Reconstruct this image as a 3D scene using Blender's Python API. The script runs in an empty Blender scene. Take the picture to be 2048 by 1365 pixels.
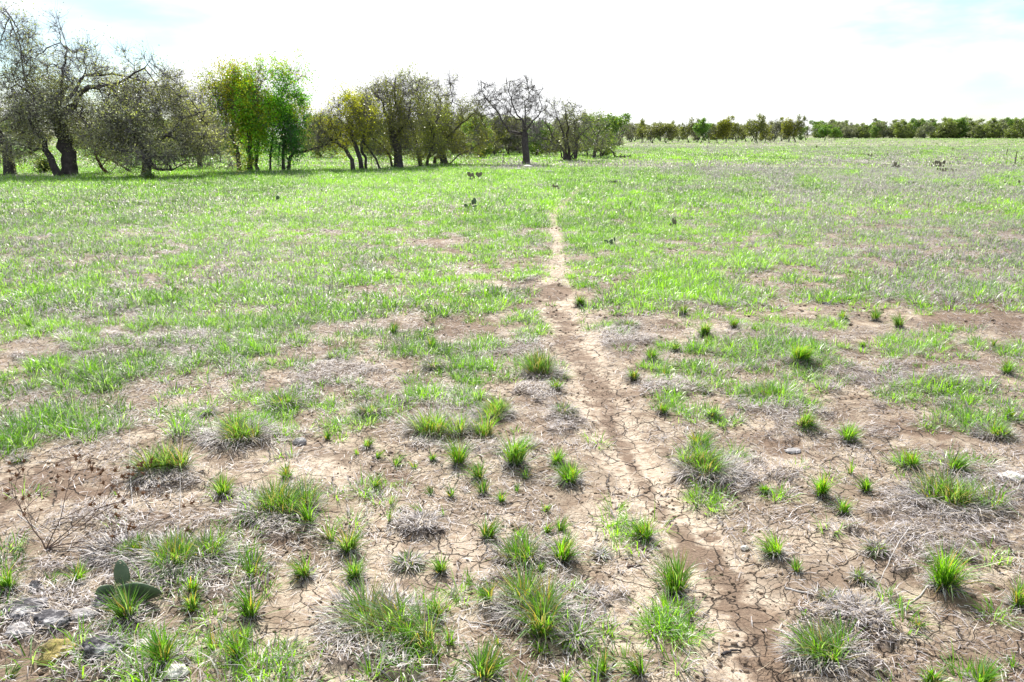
import bpy, math, random
import numpy as np
from mathutils import Vector, Matrix, noise as mnoise

R = math.radians
random.seed(7)
rng = np.random.default_rng(11)
scene = bpy.context.scene
COL = scene.collection

# ------------------------------------------------------------------ camera
CAM_H = 1.6
F = 1595.0                      # focal length in photograph pixels (2048 wide)
PITCH = R(14.55)
cd = bpy.data.cameras.new('camera'); cam = bpy.data.objects.new('camera', cd); COL.objects.link(cam)
cd.sensor_width = 36.0; cd.lens = F / 2048 * 36.0
cd.clip_start = 0.05; cd.clip_end = 6000
cam.location = (0, 0, CAM_H); cam.rotation_euler = (R(90) - PITCH, 0, 0)
scene.camera = cam
scene.render.resolution_x = 1024; scene.render.resolution_y = 682

# ------------------------------------------------------------------ light, sky, exposure
SUN_EL = R(47); SUN_AZ = R(-14)          # azimuth from +Y (ahead), negative = left
sdir = Vector((math.sin(SUN_AZ) * math.cos(SUN_EL), math.cos(SUN_AZ) * math.cos(SUN_EL), math.sin(SUN_EL)))
sl = bpy.data.lights.new('sun', 'SUN'); sl.energy = 5.0; sl.angle = R(0.53); sl.color = (1.0, 0.95, 0.87)
so = bpy.data.objects.new('sun', sl); COL.objects.link(so)
so.rotation_euler = (-sdir).to_track_quat('-Z', 'Y').to_euler(); so.location = (0, 20, 40)

world = bpy.data.worlds.new('World'); scene.world = world; world.use_nodes = True
wt = world.node_tree; wt.nodes.clear()
def wn(t, **k):
    n = wt.nodes.new(t)
    for a, b in k.items(): setattr(n, a, b)
    return n
wl = wt.links.new
wout = wn('ShaderNodeOutputWorld'); bg = wn('ShaderNodeBackground'); wl(bg.outputs[0], wout.inputs[0])
sky = wn('ShaderNodeTexSky', sky_type='NISHITA', sun_disc=False)
sky.sun_elevation = SUN_EL; sky.sun_rotation = SUN_AZ; sky.altitude = 300; sky.dust_density = 0.6; sky.air_density = 1.0
bg.inputs[1].default_value = 0.08
geo = wn('ShaderNodeNewGeometry'); tc = wn('ShaderNodeTexCoord')
mp = wn('ShaderNodeMapping'); mp.inputs['Scale'].default_value = (2.6, 2.6, 9.0); mp.inputs['Location'].default_value = (0.4, 0.0, 0.15)
wl(tc.outputs['Generated'], mp.inputs[0])
cn = wn('ShaderNodeTexNoise'); cn.inputs['Scale'].default_value = 1.9; cn.inputs['Detail'].default_value = 6; cn.inputs['Roughness'].default_value = 0.52
wl(mp.outputs[0], cn.inputs['Vector'])
sx = wn('ShaderNodeSeparateXYZ'); wl(tc.outputs['Generated'], sx.inputs[0])
# clouds thin out away from the sun's side of the sky
absx = wn('ShaderNodeMath', operation='ABSOLUTE')
addx = wn('ShaderNodeMath', operation='ADD'); addx.inputs[1].default_value = -0.02; wl(sx.outputs[0], addx.inputs[0]); wl(addx.outputs[0], absx.inputs[0])
mr = wn('ShaderNodeMapRange'); mr.inputs[1].default_value = 0.18; mr.inputs[2].default_value = 0.48; mr.inputs[3].default_value = 0.36; mr.inputs[4].default_value = -0.12
wl(absx.outputs[0], mr.inputs[0])
ml = wn('ShaderNodeMapRange'); ml.inputs[1].default_value = 0.02; ml.inputs[2].default_value = 0.14; ml.inputs[3].default_value = 0.10; ml.inputs[4].default_value = -0.02
wl(sx.outputs[2], ml.inputs[0])
a1 = wn('ShaderNodeMath', operation='ADD'); wl(cn.outputs[0], a1.inputs[0]); wl(mr.outputs[0], a1.inputs[1])
a2 = wn('ShaderNodeMath', operation='ADD'); wl(a1.outputs[0], a2.inputs[0]); wl(ml.outputs[0], a2.inputs[1])
cr = wn('ShaderNodeMapRange', interpolation_type='SMOOTHSTEP'); cr.inputs[1].default_value = 0.30; cr.inputs[2].default_value = 0.68; wl(a2.outputs[0], cr.inputs[0])
mixc = wn('ShaderNodeMixRGB'); mixc.inputs[2].default_value = (9.5, 9.6, 9.7, 1)
skm = wn('ShaderNodeMixRGB', blend_type='MULTIPLY'); skm.inputs[0].default_value = 1; skm.inputs[2].default_value = (0.86, 1.02, 1.08, 1)
wl(sky.outputs[0], skm.inputs[1]); wl(skm.outputs[0], mixc.inputs[1]); wl(cr.outputs[0], mixc.inputs[0]); wl(mixc.outputs[0], bg.inputs[0])

vs = scene.view_settings
vs.view_transform = 'Standard'; vs.look = 'None'; vs.gamma = 1; vs.use_curve_mapping = False
vs.exposure = 0.85
scene.render.engine = 'CYCLES'
scene.cycles.max_bounces = 6; scene.cycles.transparent_max_bounces = 4

# ------------------------------------------------------------------ pixel <-> place
CP, SP = math.cos(PITCH), math.sin(PITCH)
def ray(px, py):
    a = (px - 1024) / F; b = (682.5 - py) / F
    return (a, CP + b * SP, -SP + b * CP)
def gxy(px, py):                      # where the pixel's ray meets flat ground
    a, b, c = ray(px, py); t = CAM_H / max(-c, 1e-4)
    return a * t, b * t
def at(px, py, Y):                    # the pixel's point at depth Y
    a, b, c = ray(px, py); t = Y / b
    return Vector((a * t, Y, CAM_H + c * t))
def proj(x, y, z=0.0):                # numpy: ground point -> photograph pixel
    dz = z - CAM_H
    fw = y * CP - dz * SP; up = y * SP + dz * CP
    return 1024 + F * x / fw, 682.5 - F * up / fw

# ------------------------------------------------------------------ noise in numpy
_perm = np.random.default_rng(3).random((256, 256))
def vnoise(x, y):
    xi = np.floor(x).astype(int); yi = np.floor(y).astype(int)
    fx = x - xi; fy = y - yi
    fx = fx * fx * (3 - 2 * fx); fy = fy * fy * (3 - 2 * fy)
    a = _perm[xi & 255, yi & 255]; b = _perm[(xi + 1) & 255, yi & 255]
    c = _perm[xi & 255, (yi + 1) & 255]; d = _perm[(xi + 1) & 255, (yi + 1) & 255]
    return (a * (1 - fx) + b * fx) * (1 - fy) + (c * (1 - fx) + d * fx) * fy
def fbm(x, y, o=4):
    s = 0; a = 0.5; t = 0
    for i in range(o):
        s = s + a * vnoise(x * 2 ** i + 17.3 * i, y * 2 ** i + 5.1 * i); t += a; a *= 0.5
    return s / t
def sstep(a, b, x):
    t = np.clip((x - a) / (b - a), 0, 1); return t * t * (3 - 2 * t)

# ------------------------------------------------------------------ lay of the land
ROWS = [290, 320, 350, 380, 420, 460, 500, 550, 600, 640, 680, 720, 760, 800, 840, 880, 940, 1000, 1080, 1160, 1240, 1320]
GREEN = np.array([[int(c) for c in s] for s in (
 "88888888888888888", "88888888888888777", "99999999999888778", "88888898999888777",
 "88888887888888777", "77888866886677777", "77888773687666767", "77688775357655667",
 "87776866226665577", "74435644212321111", "86665241211332422", "35774234412454434",
 "77635123311344335", "75525355212233253", "88634465221314133", "64223232111522121",
 "00212111111312243", "00114111100101153", "01332211111011014", "22332111111001122",
 "11221121221012111", "10111111110001111")], float) / 9
_wy = np.array(ROWS, float)
PATCHES = [(150,605,160,18),(330,600,110,16),(60,650,90,16),(430,712,170,24),(250,742,200,22),(110,782,130,20),(170,850,190,38),(30,885,70,32),(545,800,90,20),(480,862,90,22),(900,622,90,12),(780,600,60,10),
 (1000,590,90,14),(960,732,90,14),(900,800,110,18),(940,698,60,12),(1590,708,70,16),(1500,700,110,12),(1820,700,110,13),(1990,590,90,14),(1300,592,120,13),(1450,600,100,12),(1640,600,120,10),(1900,922,120,18),
 (1880,780,90,10),(2030,705,40,20),(1560,790,80,16),(640,610,130,24),(560,690,60,12),(660,560,120,16),(500,580,90,14),(1250,480,90,16),(1080,440,60,20),(1370,560,90,12),(1500,530,120,12),(330,1110,60,30,.6),(520,650,70,10),
 (400,655,90,12),(210,690,80,10),(700,690,50,8),(1330,700,40,10),(1420,745,50,10),(1870,850,60,10),(1990,850,60,16)]
def green_cover(px, py):
    c = green_base(px, py)
    c = c * (1 - .30 * sstep(560, 700, py)) * (1 - .24 * sstep(395, 470, py) * (1 - sstep(560, 640, py))) + .03
    c = np.maximum(c, .95 * ell(px, py, PATCHES))
    return np.maximum(c, .15 * sstep(860, 920, py))
def green_base(px, py):
    cx = np.clip(px / 128, 0, 15.999); i = cx.astype(int); fx = cx - i
    r = np.clip(np.interp(py, _wy, np.arange(len(ROWS))), 0, len(ROWS) - 1.001); j = r.astype(int); fy = r - j
    return (GREEN[j, i] * (1 - fx) + GREEN[j, i + 1] * fx) * (1 - fy) + (GREEN[j + 1, i] * (1 - fx) + GREEN[j + 1, i + 1] * fx) * fy
def ell(px, py, L):
    v = np.zeros_like(px)
    wob = (fbm(px / 46 + 3, py / 19 + 8, 5) - 0.5) * 2.3
    for e in L:
        d = np.sqrt(((px - e[0]) / e[2]) ** 2 + ((py - e[1]) / e[3]) ** 2) + wob
        v = np.maximum(v, (e[4] if len(e) > 4 else 1) * (1 - sstep(0.55, 1.15, d)))
    return v
PATH = np.array([(1195,355,2),(1165,374,4),(1138,398,8),(1104,425,13),(1112,460,15),(1117,500,17),(1112,550,30),(1110,590,40),
        (1130,640,50),(1160,700,58),(1185,760,55),(1205,820,55),(1250,900,62),(1300,980,75),(1370,1060,85),(1430,1150,100),(1500,1250,120),(1580,1365,150),(1700,1560,200)], float)
def path_mask(px, py):
    c = np.interp(py, PATH[:, 1], PATH[:, 0]); w = np.interp(py, PATH[:, 1], PATH[:, 2])
    m = 1 - sstep(0.45, 1.35, np.abs(px - c) / w + (fbm(px / 30 + 9, py / 16, 4) - .5) * .9)
    return m * (py > 356)
STREAKS = [[(1078,590,26),(1130,640,20),(1150,690,24),(1196,770,24),(1228,850,22),(1262,930,14),(1325,1020,18),(1400,1095,30),(1470,1185,34),(1520,1270,36),(1550,1365,44)],
           [(832,458,10),(880,490,8),(930,515,12),(985,548,12),(1070,590,10)]]
DAMP_AND_CORNERS = [(40,1340,220,50,.6),(1960,1310,180,50,.6),(1800,860,260,50,.5),(1500,760,160,40,.4),(1850,720,200,40,.5),(1000,770,120,30,.4),(540,780,160,30,.4),(1650,1180,140,50,.4),(480,1200,120,40,.45),(100,965,130,42),(-60,1010,120,50),(905,655,90,20),(1960,635,150,32,.9),(1850,860,110,17),(680,700,60,14),(1600,895,80,20,.8),  # first two ellipses darken the soil at the bottom corners of the view
        (1935,1210,75,38),(1900,700,90,14,.8),(1030,1335,80,40),(790,962,60,16,.9),(1110,582,50,12),(1345,660,45,14),(1450,690,60,12,.7),(560,690,80,10,.6),
        (330,1035,60,14,.7),(1380,1090,60,40),(560,1085,30,14),(820,1170,60,14,.6),(1780,900,90,16,.7),(240,640,80,14,.5),(1180,560,40,10,.5),(1500,870,50,10,.6),
        (1610,1030,60,16,.5),(1245,790,60,20,.6),(700,1110,30,16,.5),(420,780,70,10,.5),(1500,640,120,10,.5)]
def damp_corner_mask(px, py):
    v = ell(px, py, DAMP_AND_CORNERS)
    wob = (fbm(px / 40 + 31, py / 22 + 8, 5) - 0.5)
    for S in STREAKS:
        S = np.array(S, float)
        c = np.interp(py, S[:, 1], S[:, 0]); w = np.interp(py, S[:, 1], S[:, 2]) * 1.9
        m = (1 - sstep(0.1, 1.4, np.abs(px - c + wob * w * 1.2) / w)) * sstep(S[0, 1] - 12, S[0, 1] + 12, py) * ((1 - sstep(S[-1, 1] - 10, S[-1, 1] + 10, py)) if S[-1, 1] < 1300 else 1)
        m = (.72 + .22 * sstep(950, 1100, py)) * m * sstep(0.06, 0.24, fbm(px / 60 + 5, py / 60, 3))
        v = np.maximum(v, m)
    return v
BARE = [(700,1180,200,60,.8),(900,1100,180,60,.8),(1230,1060,130,60),(1250,1220,120,90),(560,1330,120,50,.9),(620,930,120,30,.9),(1600,1080,120,50,.6),(1550,950,120,30,.7),(1130,640,90,40,.6),(980,560,60,25,.9),(1430,650,130,20,.6),(700,680,90,15,.6),(270,650,80,14,.6),(1750,1240,60,20,.5),(380,940,80,20,.6),(1420,470,60,12,.7),(600,430,50,6,.8)]
THATCH = [(1900,1070,170,80),(1700,1250,110,55),(1650,1330,120,50),(735,1310,130,55),(840,1065,60,20),(1325,772,70,22),(1235,683,60,22),(1150,850,70,20),(250,710,260,50,.8),
          (1790,760,170,50,.8),(1070,795,80,20),(430,690,160,40,.7),(640,760,140,40,.7),(1550,700,120,50,.6),(100,1240,170,110,.8),(420,1170,120,70,.7),(560,1060,90,25),(320,960,70,30),
          (1100,1190,130,60,.8),(1440,960,130,30),(1650,870,140,20,.6),(1570,820,110,30,.8),(980,900,130,20,.7),(1990,1000,90,50,.9),(250,1040,160,30,.6),(450,880,120,40,.7),
          (150,620,220,30,.7),(1060,560,60,12,.9),(1400,610,150,12,.7),(1850,600,200,14,.7),(1950,960,80,30),(1090,1120,80,30,.7),(240,1330,200,60,.8),(1000,700,120,25,.7),(880,800,120,25,.7)]
def thatch_mask(px, py): return ell(px, py, THATCH)
DRY = [(1900,480,420,120,.4),(1750,335,420,40,.65),(1500,345,200,22,.35),(1820,388,420,34,.62),(1450,372,190,18,.4),(1750,300,520,22,.42),(150,480,260,90,.22),(330,620,300,40,.2),(700,520,200,60,.15),(1300,330,260,7,.55),(1020,338,80,6,.8),(1900,470,260,60,.35),(520,560,200,60,.35),(1390,294,200,6,.6)]
LUSH = [(300,366,700,13,1),(900,345,260,8,.8),(1400,316,190,6,1),(1100,420,220,40,.6),(640,348,200,9,.9),(1180,360,200,20,.5)]
def ground_z(x, y):
    d = np.sqrt(x * x + y * y)
    px, py = proj(x, np.maximum(y, 0.6))
    z = 0.05 * (fbm(x * 0.11 + 9, y * 0.11, 2) - 0.5) * sstep(4, 20, d)
    z = z + 0.022 * (fbm(x * 1.6 + 3, y * 1.6 + 8, 3) - 0.5) + 0.009 * (fbm(x * 9 + 3, y * 9 + 8, 3) - 0.5)
    pm = path_mask(px, py) * (y > 0.6)
    z = z - 0.022 * pm
    z = z + 0.02 * thatch_mask(px, py) * (y > 0.6)
    return z
def gz(x, y): return float(ground_z(np.array([x], float), np.array([y], float))[0])

# ------------------------------------------------------------------ materials
def mat(name):
    m = bpy.data.materials.new(name); m.use_nodes = True
    nt = m.node_tree; b = nt.nodes['Principled BSDF']
    return m, nt, b, nt.nodes['Material Output']
def node(nt, t, **k):
    n = nt.nodes.new(t)
    for a, b in k.items():
        if a.startswith('_'): n.inputs[a[1:].replace('_', ' ')].default_value = b
        else: setattr(n, a, b)
    return n
def leafy(name, rough=0.45, trans=0.5, spec=0.4, tint=(1.15, 1.2, 0.55)):
    m, nt, b, out = mat(name)
    at_ = node(nt, 'ShaderNodeAttribute', attribute_name='Col')
    tr = node(nt, 'ShaderNodeBsdfTranslucent'); mx = node(nt, 'ShaderNodeMixShader', _Fac=trans)
    mul = node(nt, 'ShaderNodeMixRGB', blend_type='MULTIPLY'); mul.inputs[0].default_value = 1; mul.inputs[2].default_value = (*tint, 1)
    nt.links.new(at_.outputs['Color'], b.inputs['Base Color']); nt.links.new(at_.outputs['Color'], mul.inputs[1])
    nt.links.new(mul.outputs[0], tr.inputs[0])
    b.inputs['Roughness'].default_value = rough; b.inputs['Specular IOR Level'].default_value = spec
    nt.links.new(b.outputs[0], mx.inputs[1]); nt.links.new(tr.outputs[0], mx.inputs[2]); nt.links.new(mx.outputs[0], out.inputs[0])
    return m
M_GRASS = leafy('grass_blade', 0.33, 0.50, 0.55, (1.9, 2.0, 0.55))
M_STRAW = leafy('dry_straw', 0.5, 0.22, 0.4, (1.0, 0.95, 0.9))
M_LEAF = leafy('oak_leaf', 0.4, 0.4, 0.5, (1.6, 1.8, 0.5))

def noise_mat(name, c1, c2, scale, rough=0.9, bump=0.5, dist=0.02, detail=6, c3=None, obj=True):
    m, nt, b, out = mat(name)
    tcn = node(nt, 'ShaderNodeTexCoord'); n = node(nt, 'ShaderNodeTexNoise', _Scale=scale, _Detail=detail, _Roughness=0.65)
    nt.links.new(tcn.outputs['Object'], n.inputs['Vector'])
    r = node(nt, 'ShaderNodeValToRGB'); r.color_ramp.elements[0].position = 0.36; r.color_ramp.elements[1].position = 0.64
    r.color_ramp.elements[0].color = (*c1, 1); r.color_ramp.elements[1].color = (*c2, 1)
    if c3: e = r.color_ramp.elements.new(0.5); e.color = (*c3, 1)
    nt.links.new(n.outputs[0], r.inputs[0]); nt.links.new(r.outputs[0], b.inputs['Base Color'])
    n2 = node(nt, 'ShaderNodeTexNoise', _Scale=scale * 4, _Detail=5); nt.links.new(tcn.outputs['Object'], n2.inputs['Vector'])
    bp = node(nt, 'ShaderNodeBump', _Strength=bump, _Distance=dist); nt.links.new(n2.outputs[0], bp.inputs['Height']); nt.links.new(bp.outputs[0], b.inputs['Normal'])
    b.inputs['Roughness'].default_value = rough
    return m
M_BARK = noise_mat('oak_bark', (0.028, 0.024, 0.026), (0.085, 0.074, 0.076), 5, 0.95, 0.9, 0.03)
M_TWIG = noise_mat('grey_twig_bark', (0.10, 0.09, 0.095), (0.21, 0.195, 0.20), 3, 0.9, 0.5)
M_REDBARK = noise_mat('peeled_bark', (0.07, 0.035, 0.028), (0.16, 0.08, 0.06), 5, 0.9, 0.6)
M_PALEW = noise_mat('weathered_wood', (0.30, 0.28, 0.27), (0.52, 0.49, 0.47), 9, 0.85, 0.5, 0.01)
M_ROCK = noise_mat('grey_limestone', (0.20, 0.19, 0.19), (0.42, 0.40, 0.40), 16, 0.9, 0.8, 0.012)
M_DROCK = noise_mat('dark_stone', (0.03, 0.028, 0.032), (0.50, 0.48, 0.48), 17, 0.95, 0.9, 0.015, c3=(0.075, 0.07, 0.078))
M_WROCK = noise_mat('white_stone', (0.50, 0.47, 0.42), (0.72, 0.69, 0.64), 14, 0.85, 0.5, 0.008)
M_YROCK = noise_mat('lichen_stone', (0.10, 0.085, 0.03), (0.46, 0.37, 0.14), 17, 0.9, 0.8, 0.012, c3=(0.25, 0.20, 0.06))
M_PAD = noise_mat('cactus_skin', (0.045, 0.085, 0.045), (0.10, 0.15, 0.075), 7, 0.55, 0.25, 0.005)
M_PADD = noise_mat('weathered_cactus_skin', (0.09, 0.10, 0.06), (0.22, 0.18, 0.13), 8, 0.7, 0.4, 0.006)
M_SPINE = noise_mat('cactus_spine', (0.35, 0.28, 0.2), (0.5, 0.42, 0.32), 30, 0.6, 0.1)
M_SEED = noise_mat('seed_husk', (0.075, 0.032, 0.014), (0.20, 0.095, 0.04), 60, 0.9, 0.4, 0.002)
M_STEM = noise_mat('dry_stem', (0.07, 0.045, 0.04), (0.16, 0.11, 0.09), 20, 0.9, 0.3, 0.002)
M_POST = noise_mat('post_metal', (0.05, 0.035, 0.03), (0.12, 0.08, 0.06), 8, 0.8, 0.3)
M_CLOD = noise_mat('soil_clod', (0.07, 0.048, 0.035), (0.26, 0.19, 0.13), 1.7, 0.95, 0.5, 0.004)

def soil_material():
    m, nt, b, out = mat('cracked_soil'); L = nt.links.new
    tcn = node(nt, 'ShaderNodeTexCoord'); P = tcn.outputs['Object']
    def nz(scale, detail=5, rough=0.55, vec=None, off=None):
        n = node(nt, 'ShaderNodeTexNoise', _Scale=scale, _Detail=detail, _Roughness=rough); L(vec or P, n.inputs['Vector']); return n
    def math_(op, a, b_=None, clamp=False):
        n = node(nt, 'ShaderNodeMath', operation=op, use_clamp=clamp)
        for i, v in enumerate((a, b_)):
            if v is None: continue
            if isinstance(v, (int, float)): n.inputs[i].default_value = v
            else: L(v, n.inputs[i])
        return n.outputs[0]
    def rng_(v, a, b_, c=0, d=1, smooth=True):
        n = node(nt, 'ShaderNodeMapRange', interpolation_type='SMOOTHSTEP' if smooth else 'LINEAR')
        L(v, n.inputs[0])
        for i, q in enumerate((a, b_, c, d)): n.inputs[i + 1].default_value = q
        return n.outputs[0]
    def mix(f, a, b_, bt='MIX'):
        n = node(nt, 'ShaderNodeMixRGB', blend_type=bt)
        for i, v in enumerate((f, a, b_)):
            if isinstance(v, tuple): n.inputs[i].default_value = (*v, 1)
            elif isinstance(v, (int, float)): n.inputs[i].default_value = v
            else: L(v, n.inputs[i])
        return n.outputs[0]
    A = node(nt, 'ShaderNodeAttribute', attribute_name='Lay'); sep = node(nt, 'ShaderNodeSeparateColor'); L(A.outputs['Color'], sep.inputs[0])
    damp, veg, thatch = sep.outputs[0], sep.outputs[1], sep.outputs[2]
    # warped coordinates for the cracks
    wv = nz(5.0, 3); sub = node(nt, 'ShaderNodeVectorMath', operation='MULTIPLY_ADD'); L(wv.outputs['Color'], sub.inputs[0])
    sub.inputs[1].default_value = (0.16, 0.16, 0.0); L(P, sub.inputs[2])
    wv2 = nz(38.0, 2); sub2 = node(nt, 'ShaderNodeVectorMath', operation='MULTIPLY_ADD'); L(wv2.outputs['Color'], sub2.inputs[0])
    sub2.inputs[1].default_value = (0.024, 0.024, 0.0); L(sub.outputs[0], sub2.inputs[2])
    flat = node(nt, 'ShaderNodeVectorMath', operation='MULTIPLY'); flat.inputs[1].default_value = (1, 1, 0); L(sub2.outputs[0], flat.inputs[0])
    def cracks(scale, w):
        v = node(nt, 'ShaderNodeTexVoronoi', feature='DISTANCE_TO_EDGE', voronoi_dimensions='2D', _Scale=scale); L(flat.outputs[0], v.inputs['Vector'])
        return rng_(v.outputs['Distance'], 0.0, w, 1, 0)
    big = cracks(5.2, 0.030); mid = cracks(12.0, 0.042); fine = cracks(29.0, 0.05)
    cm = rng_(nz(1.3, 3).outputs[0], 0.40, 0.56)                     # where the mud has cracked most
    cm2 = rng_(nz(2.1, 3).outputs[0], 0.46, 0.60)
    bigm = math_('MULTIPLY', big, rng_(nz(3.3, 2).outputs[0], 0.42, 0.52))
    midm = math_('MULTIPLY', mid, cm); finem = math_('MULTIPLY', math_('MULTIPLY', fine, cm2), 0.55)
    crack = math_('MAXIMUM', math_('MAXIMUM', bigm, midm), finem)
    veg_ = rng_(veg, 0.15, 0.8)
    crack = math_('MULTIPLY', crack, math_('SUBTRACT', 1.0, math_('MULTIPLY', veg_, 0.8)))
    n1 = nz(2.3, 7, 0.62).outputs[0]; n2 = nz(22, 8, 0.7).outputs[0]; n3 = nz(95, 6, 0.7).outputs[0]; n4 = nz(8.5, 6, 0.65).outputs[0]
    base = mix(rng_(n4, 0.38, 0.62), (0.245, 0.18, 0.128), (0.50, 0.42, 0.325))
    base = mix(rng_(n2, 0.52, 0.68), base, (0.29, 0.21, 0.155))
    base = mix(math_('MULTIPLY', rng_(n3, 0.53, 0.61), 0.9), base, (0.16, 0.11, 0.08))
    Pa = node(nt, 'ShaderNodeAttribute', attribute_name='Path')
    base = mix(math_('MULTIPLY', rng_(n1, 0.42, 0.58), 0.68), base, (0.185, 0.135, 0.098))
    base = mix(math_('MULTIPLY', Pa.outputs['Fac'], 0.72), base, mix(rng_(n2, 0.47, 0.6), (0.60, 0.505, 0.40), (0.34, 0.255, 0.185)))
    # damp mud and the darkened bottom corners, edges broken by noise
    dv = math_('ADD', damp, math_('MULTIPLY', math_('SUBTRACT', n4, 0.5), 1.5)); dv = math_('ADD', dv, math_('MULTIPLY', math_('SUBTRACT', n1, 0.5), 1.2))
    dm = rng_(dv, 0.28, 0.80)
    dcol = mix(rng_(n3, 0.35, 0.65), (0.125, 0.083, 0.058), (0.225, 0.158, 0.112))
    base = mix(math_('MULTIPLY', dm, 0.92), base, dcol)
    # leaf mould and old thatch; shade between the plants painted in as darker colour
    tv = math_('ADD', thatch, math_('MULTIPLY', math_('SUBTRACT', n2, 0.5), 1.0))
    tcol = mix(rng_(n3, 0.40, 0.62), (0.055, 0.042, 0.034), (0.25, 0.205, 0.18))
    base = mix(math_('MULTIPLY', rng_(tv, 0.45, 0.75), 0.8), base, tcol)
    base = mix(math_('MULTIPLY', rng_(math_('ADD', veg, math_('MULTIPLY', math_('SUBTRACT', n4, 0.5), 1.6)), 0.25, 0.75), 0.62), base, mix(rng_(n2, 0.4, 0.6), (0.075, 0.055, 0.038), (0.24, 0.185, 0.135)))
    # low sward where the plants close up
    vn = nz(3.2, 6, 0.6).outputs[0]; vf = nz(0.35, 5, 0.6).outputs[0]
    vcol = mix(rng_(vn, 0.35, 0.65), (0.045, 0.065, 0.018), (0.18, 0.22, 0.09))
    vcol = mix(rng_(vf, 0.42, 0.60), vcol, (0.30, 0.31, 0.20))
    vv = math_('ADD', veg, math_('MULTIPLY', math_('SUBTRACT', n4, 0.5), 0.8))
    base = mix(math_('MULTIPLY', rng_(vv, 0.68, 0.98), 0.9), base, vcol)
    base = mix(math_('MULTIPLY', crack, 0.93), base, (0.035, 0.024, 0.018))  # shade and darker soil inside the cracks, painted into the base colour
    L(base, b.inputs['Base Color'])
    b.inputs['Roughness'].default_value = 0.92; b.inputs['Specular IOR Level'].default_value = 0.25
    h = math_('ADD', math_('MULTIPLY', n2, 0.015), math_('MULTIPLY', n3, 0.0065))
    h = math_('SUBTRACT', h, math_('MULTIPLY', crack, 0.012))
    bp = node(nt, 'ShaderNodeBump', _Strength=0.95, _Distance=1.0); L(h, bp.inputs['Height']); L(bp.outputs[0], b.inputs['Normal'])
    return m
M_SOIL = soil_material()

# ------------------------------------------------------------------ object helpers
def link(o, parent=None):
    COL.objects.link(o)
    if parent: o.parent = parent
    return o
def tag(o, label=None, cat=None, group=None, kind=None):
    if label: o['label'] = label
    if cat: o['category'] = cat
    if group: o['group'] = group
    if kind: o['kind'] = kind
    return o
def empty(name, loc, label, cat, group=None, rz=0):
    o = bpy.data.objects.new(name, None); o.empty_display_size = 0.1; link(o); o.location = loc; o.rotation_euler = (0, 0, rz)
    return tag(o, label, cat, group)
def np_mesh(name, V, quads=None, tris=None, cols=None, mats=None, mat_idx=None, smooth=False):
    """mesh from numpy arrays; cols is per-vertex colour"""
    me = bpy.data.meshes.new(name)
    V = np.asarray(V, np.float32)
    nq = 0 if quads is None else len(quads); nt_ = 0 if tris is None else len(tris)
    me.vertices.add(len(V)); me.vertices.foreach_set('co', V.ravel())
    idx = []; 
    if nq: idx.append(np.asarray(quads, np.int32).ravel())
    if nt_: idx.append(np.asarray(tris, np.int32).ravel())
    idx = np.concatenate(idx)
    me.loops.add(len(idx)); me.loops.foreach_set('vertex_index', idx)
    starts = np.concatenate([np.arange(nq) * 4, nq * 4 + np.arange(nt_) * 3]).astype(np.int32)
    me.polygons.add(nq + nt_); me.polygons.foreach_set('loop_start', starts)
    if smooth: me.polygons.foreach_set('use_smooth', np.ones(nq + nt_, bool))
    if mat_idx is not None: me.polygons.foreach_set('material_index', np.asarray(mat_idx, np.int32))
    for m in (mats or []): me.materials.append(m)
    me.update(calc_edges=True)
    if cols is not None:
        ca = me.color_attributes.new('Col', 'FLOAT_COLOR', 'POINT')
        c4 = np.ones((len(V), 4), np.float32); c4[:, :3] = cols; ca.data.foreach_set('color', c4.ravel())
    return me
def mesh_obj(name, me, parent=None): return link(bpy.data.objects.new(name, me), parent)

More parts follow.
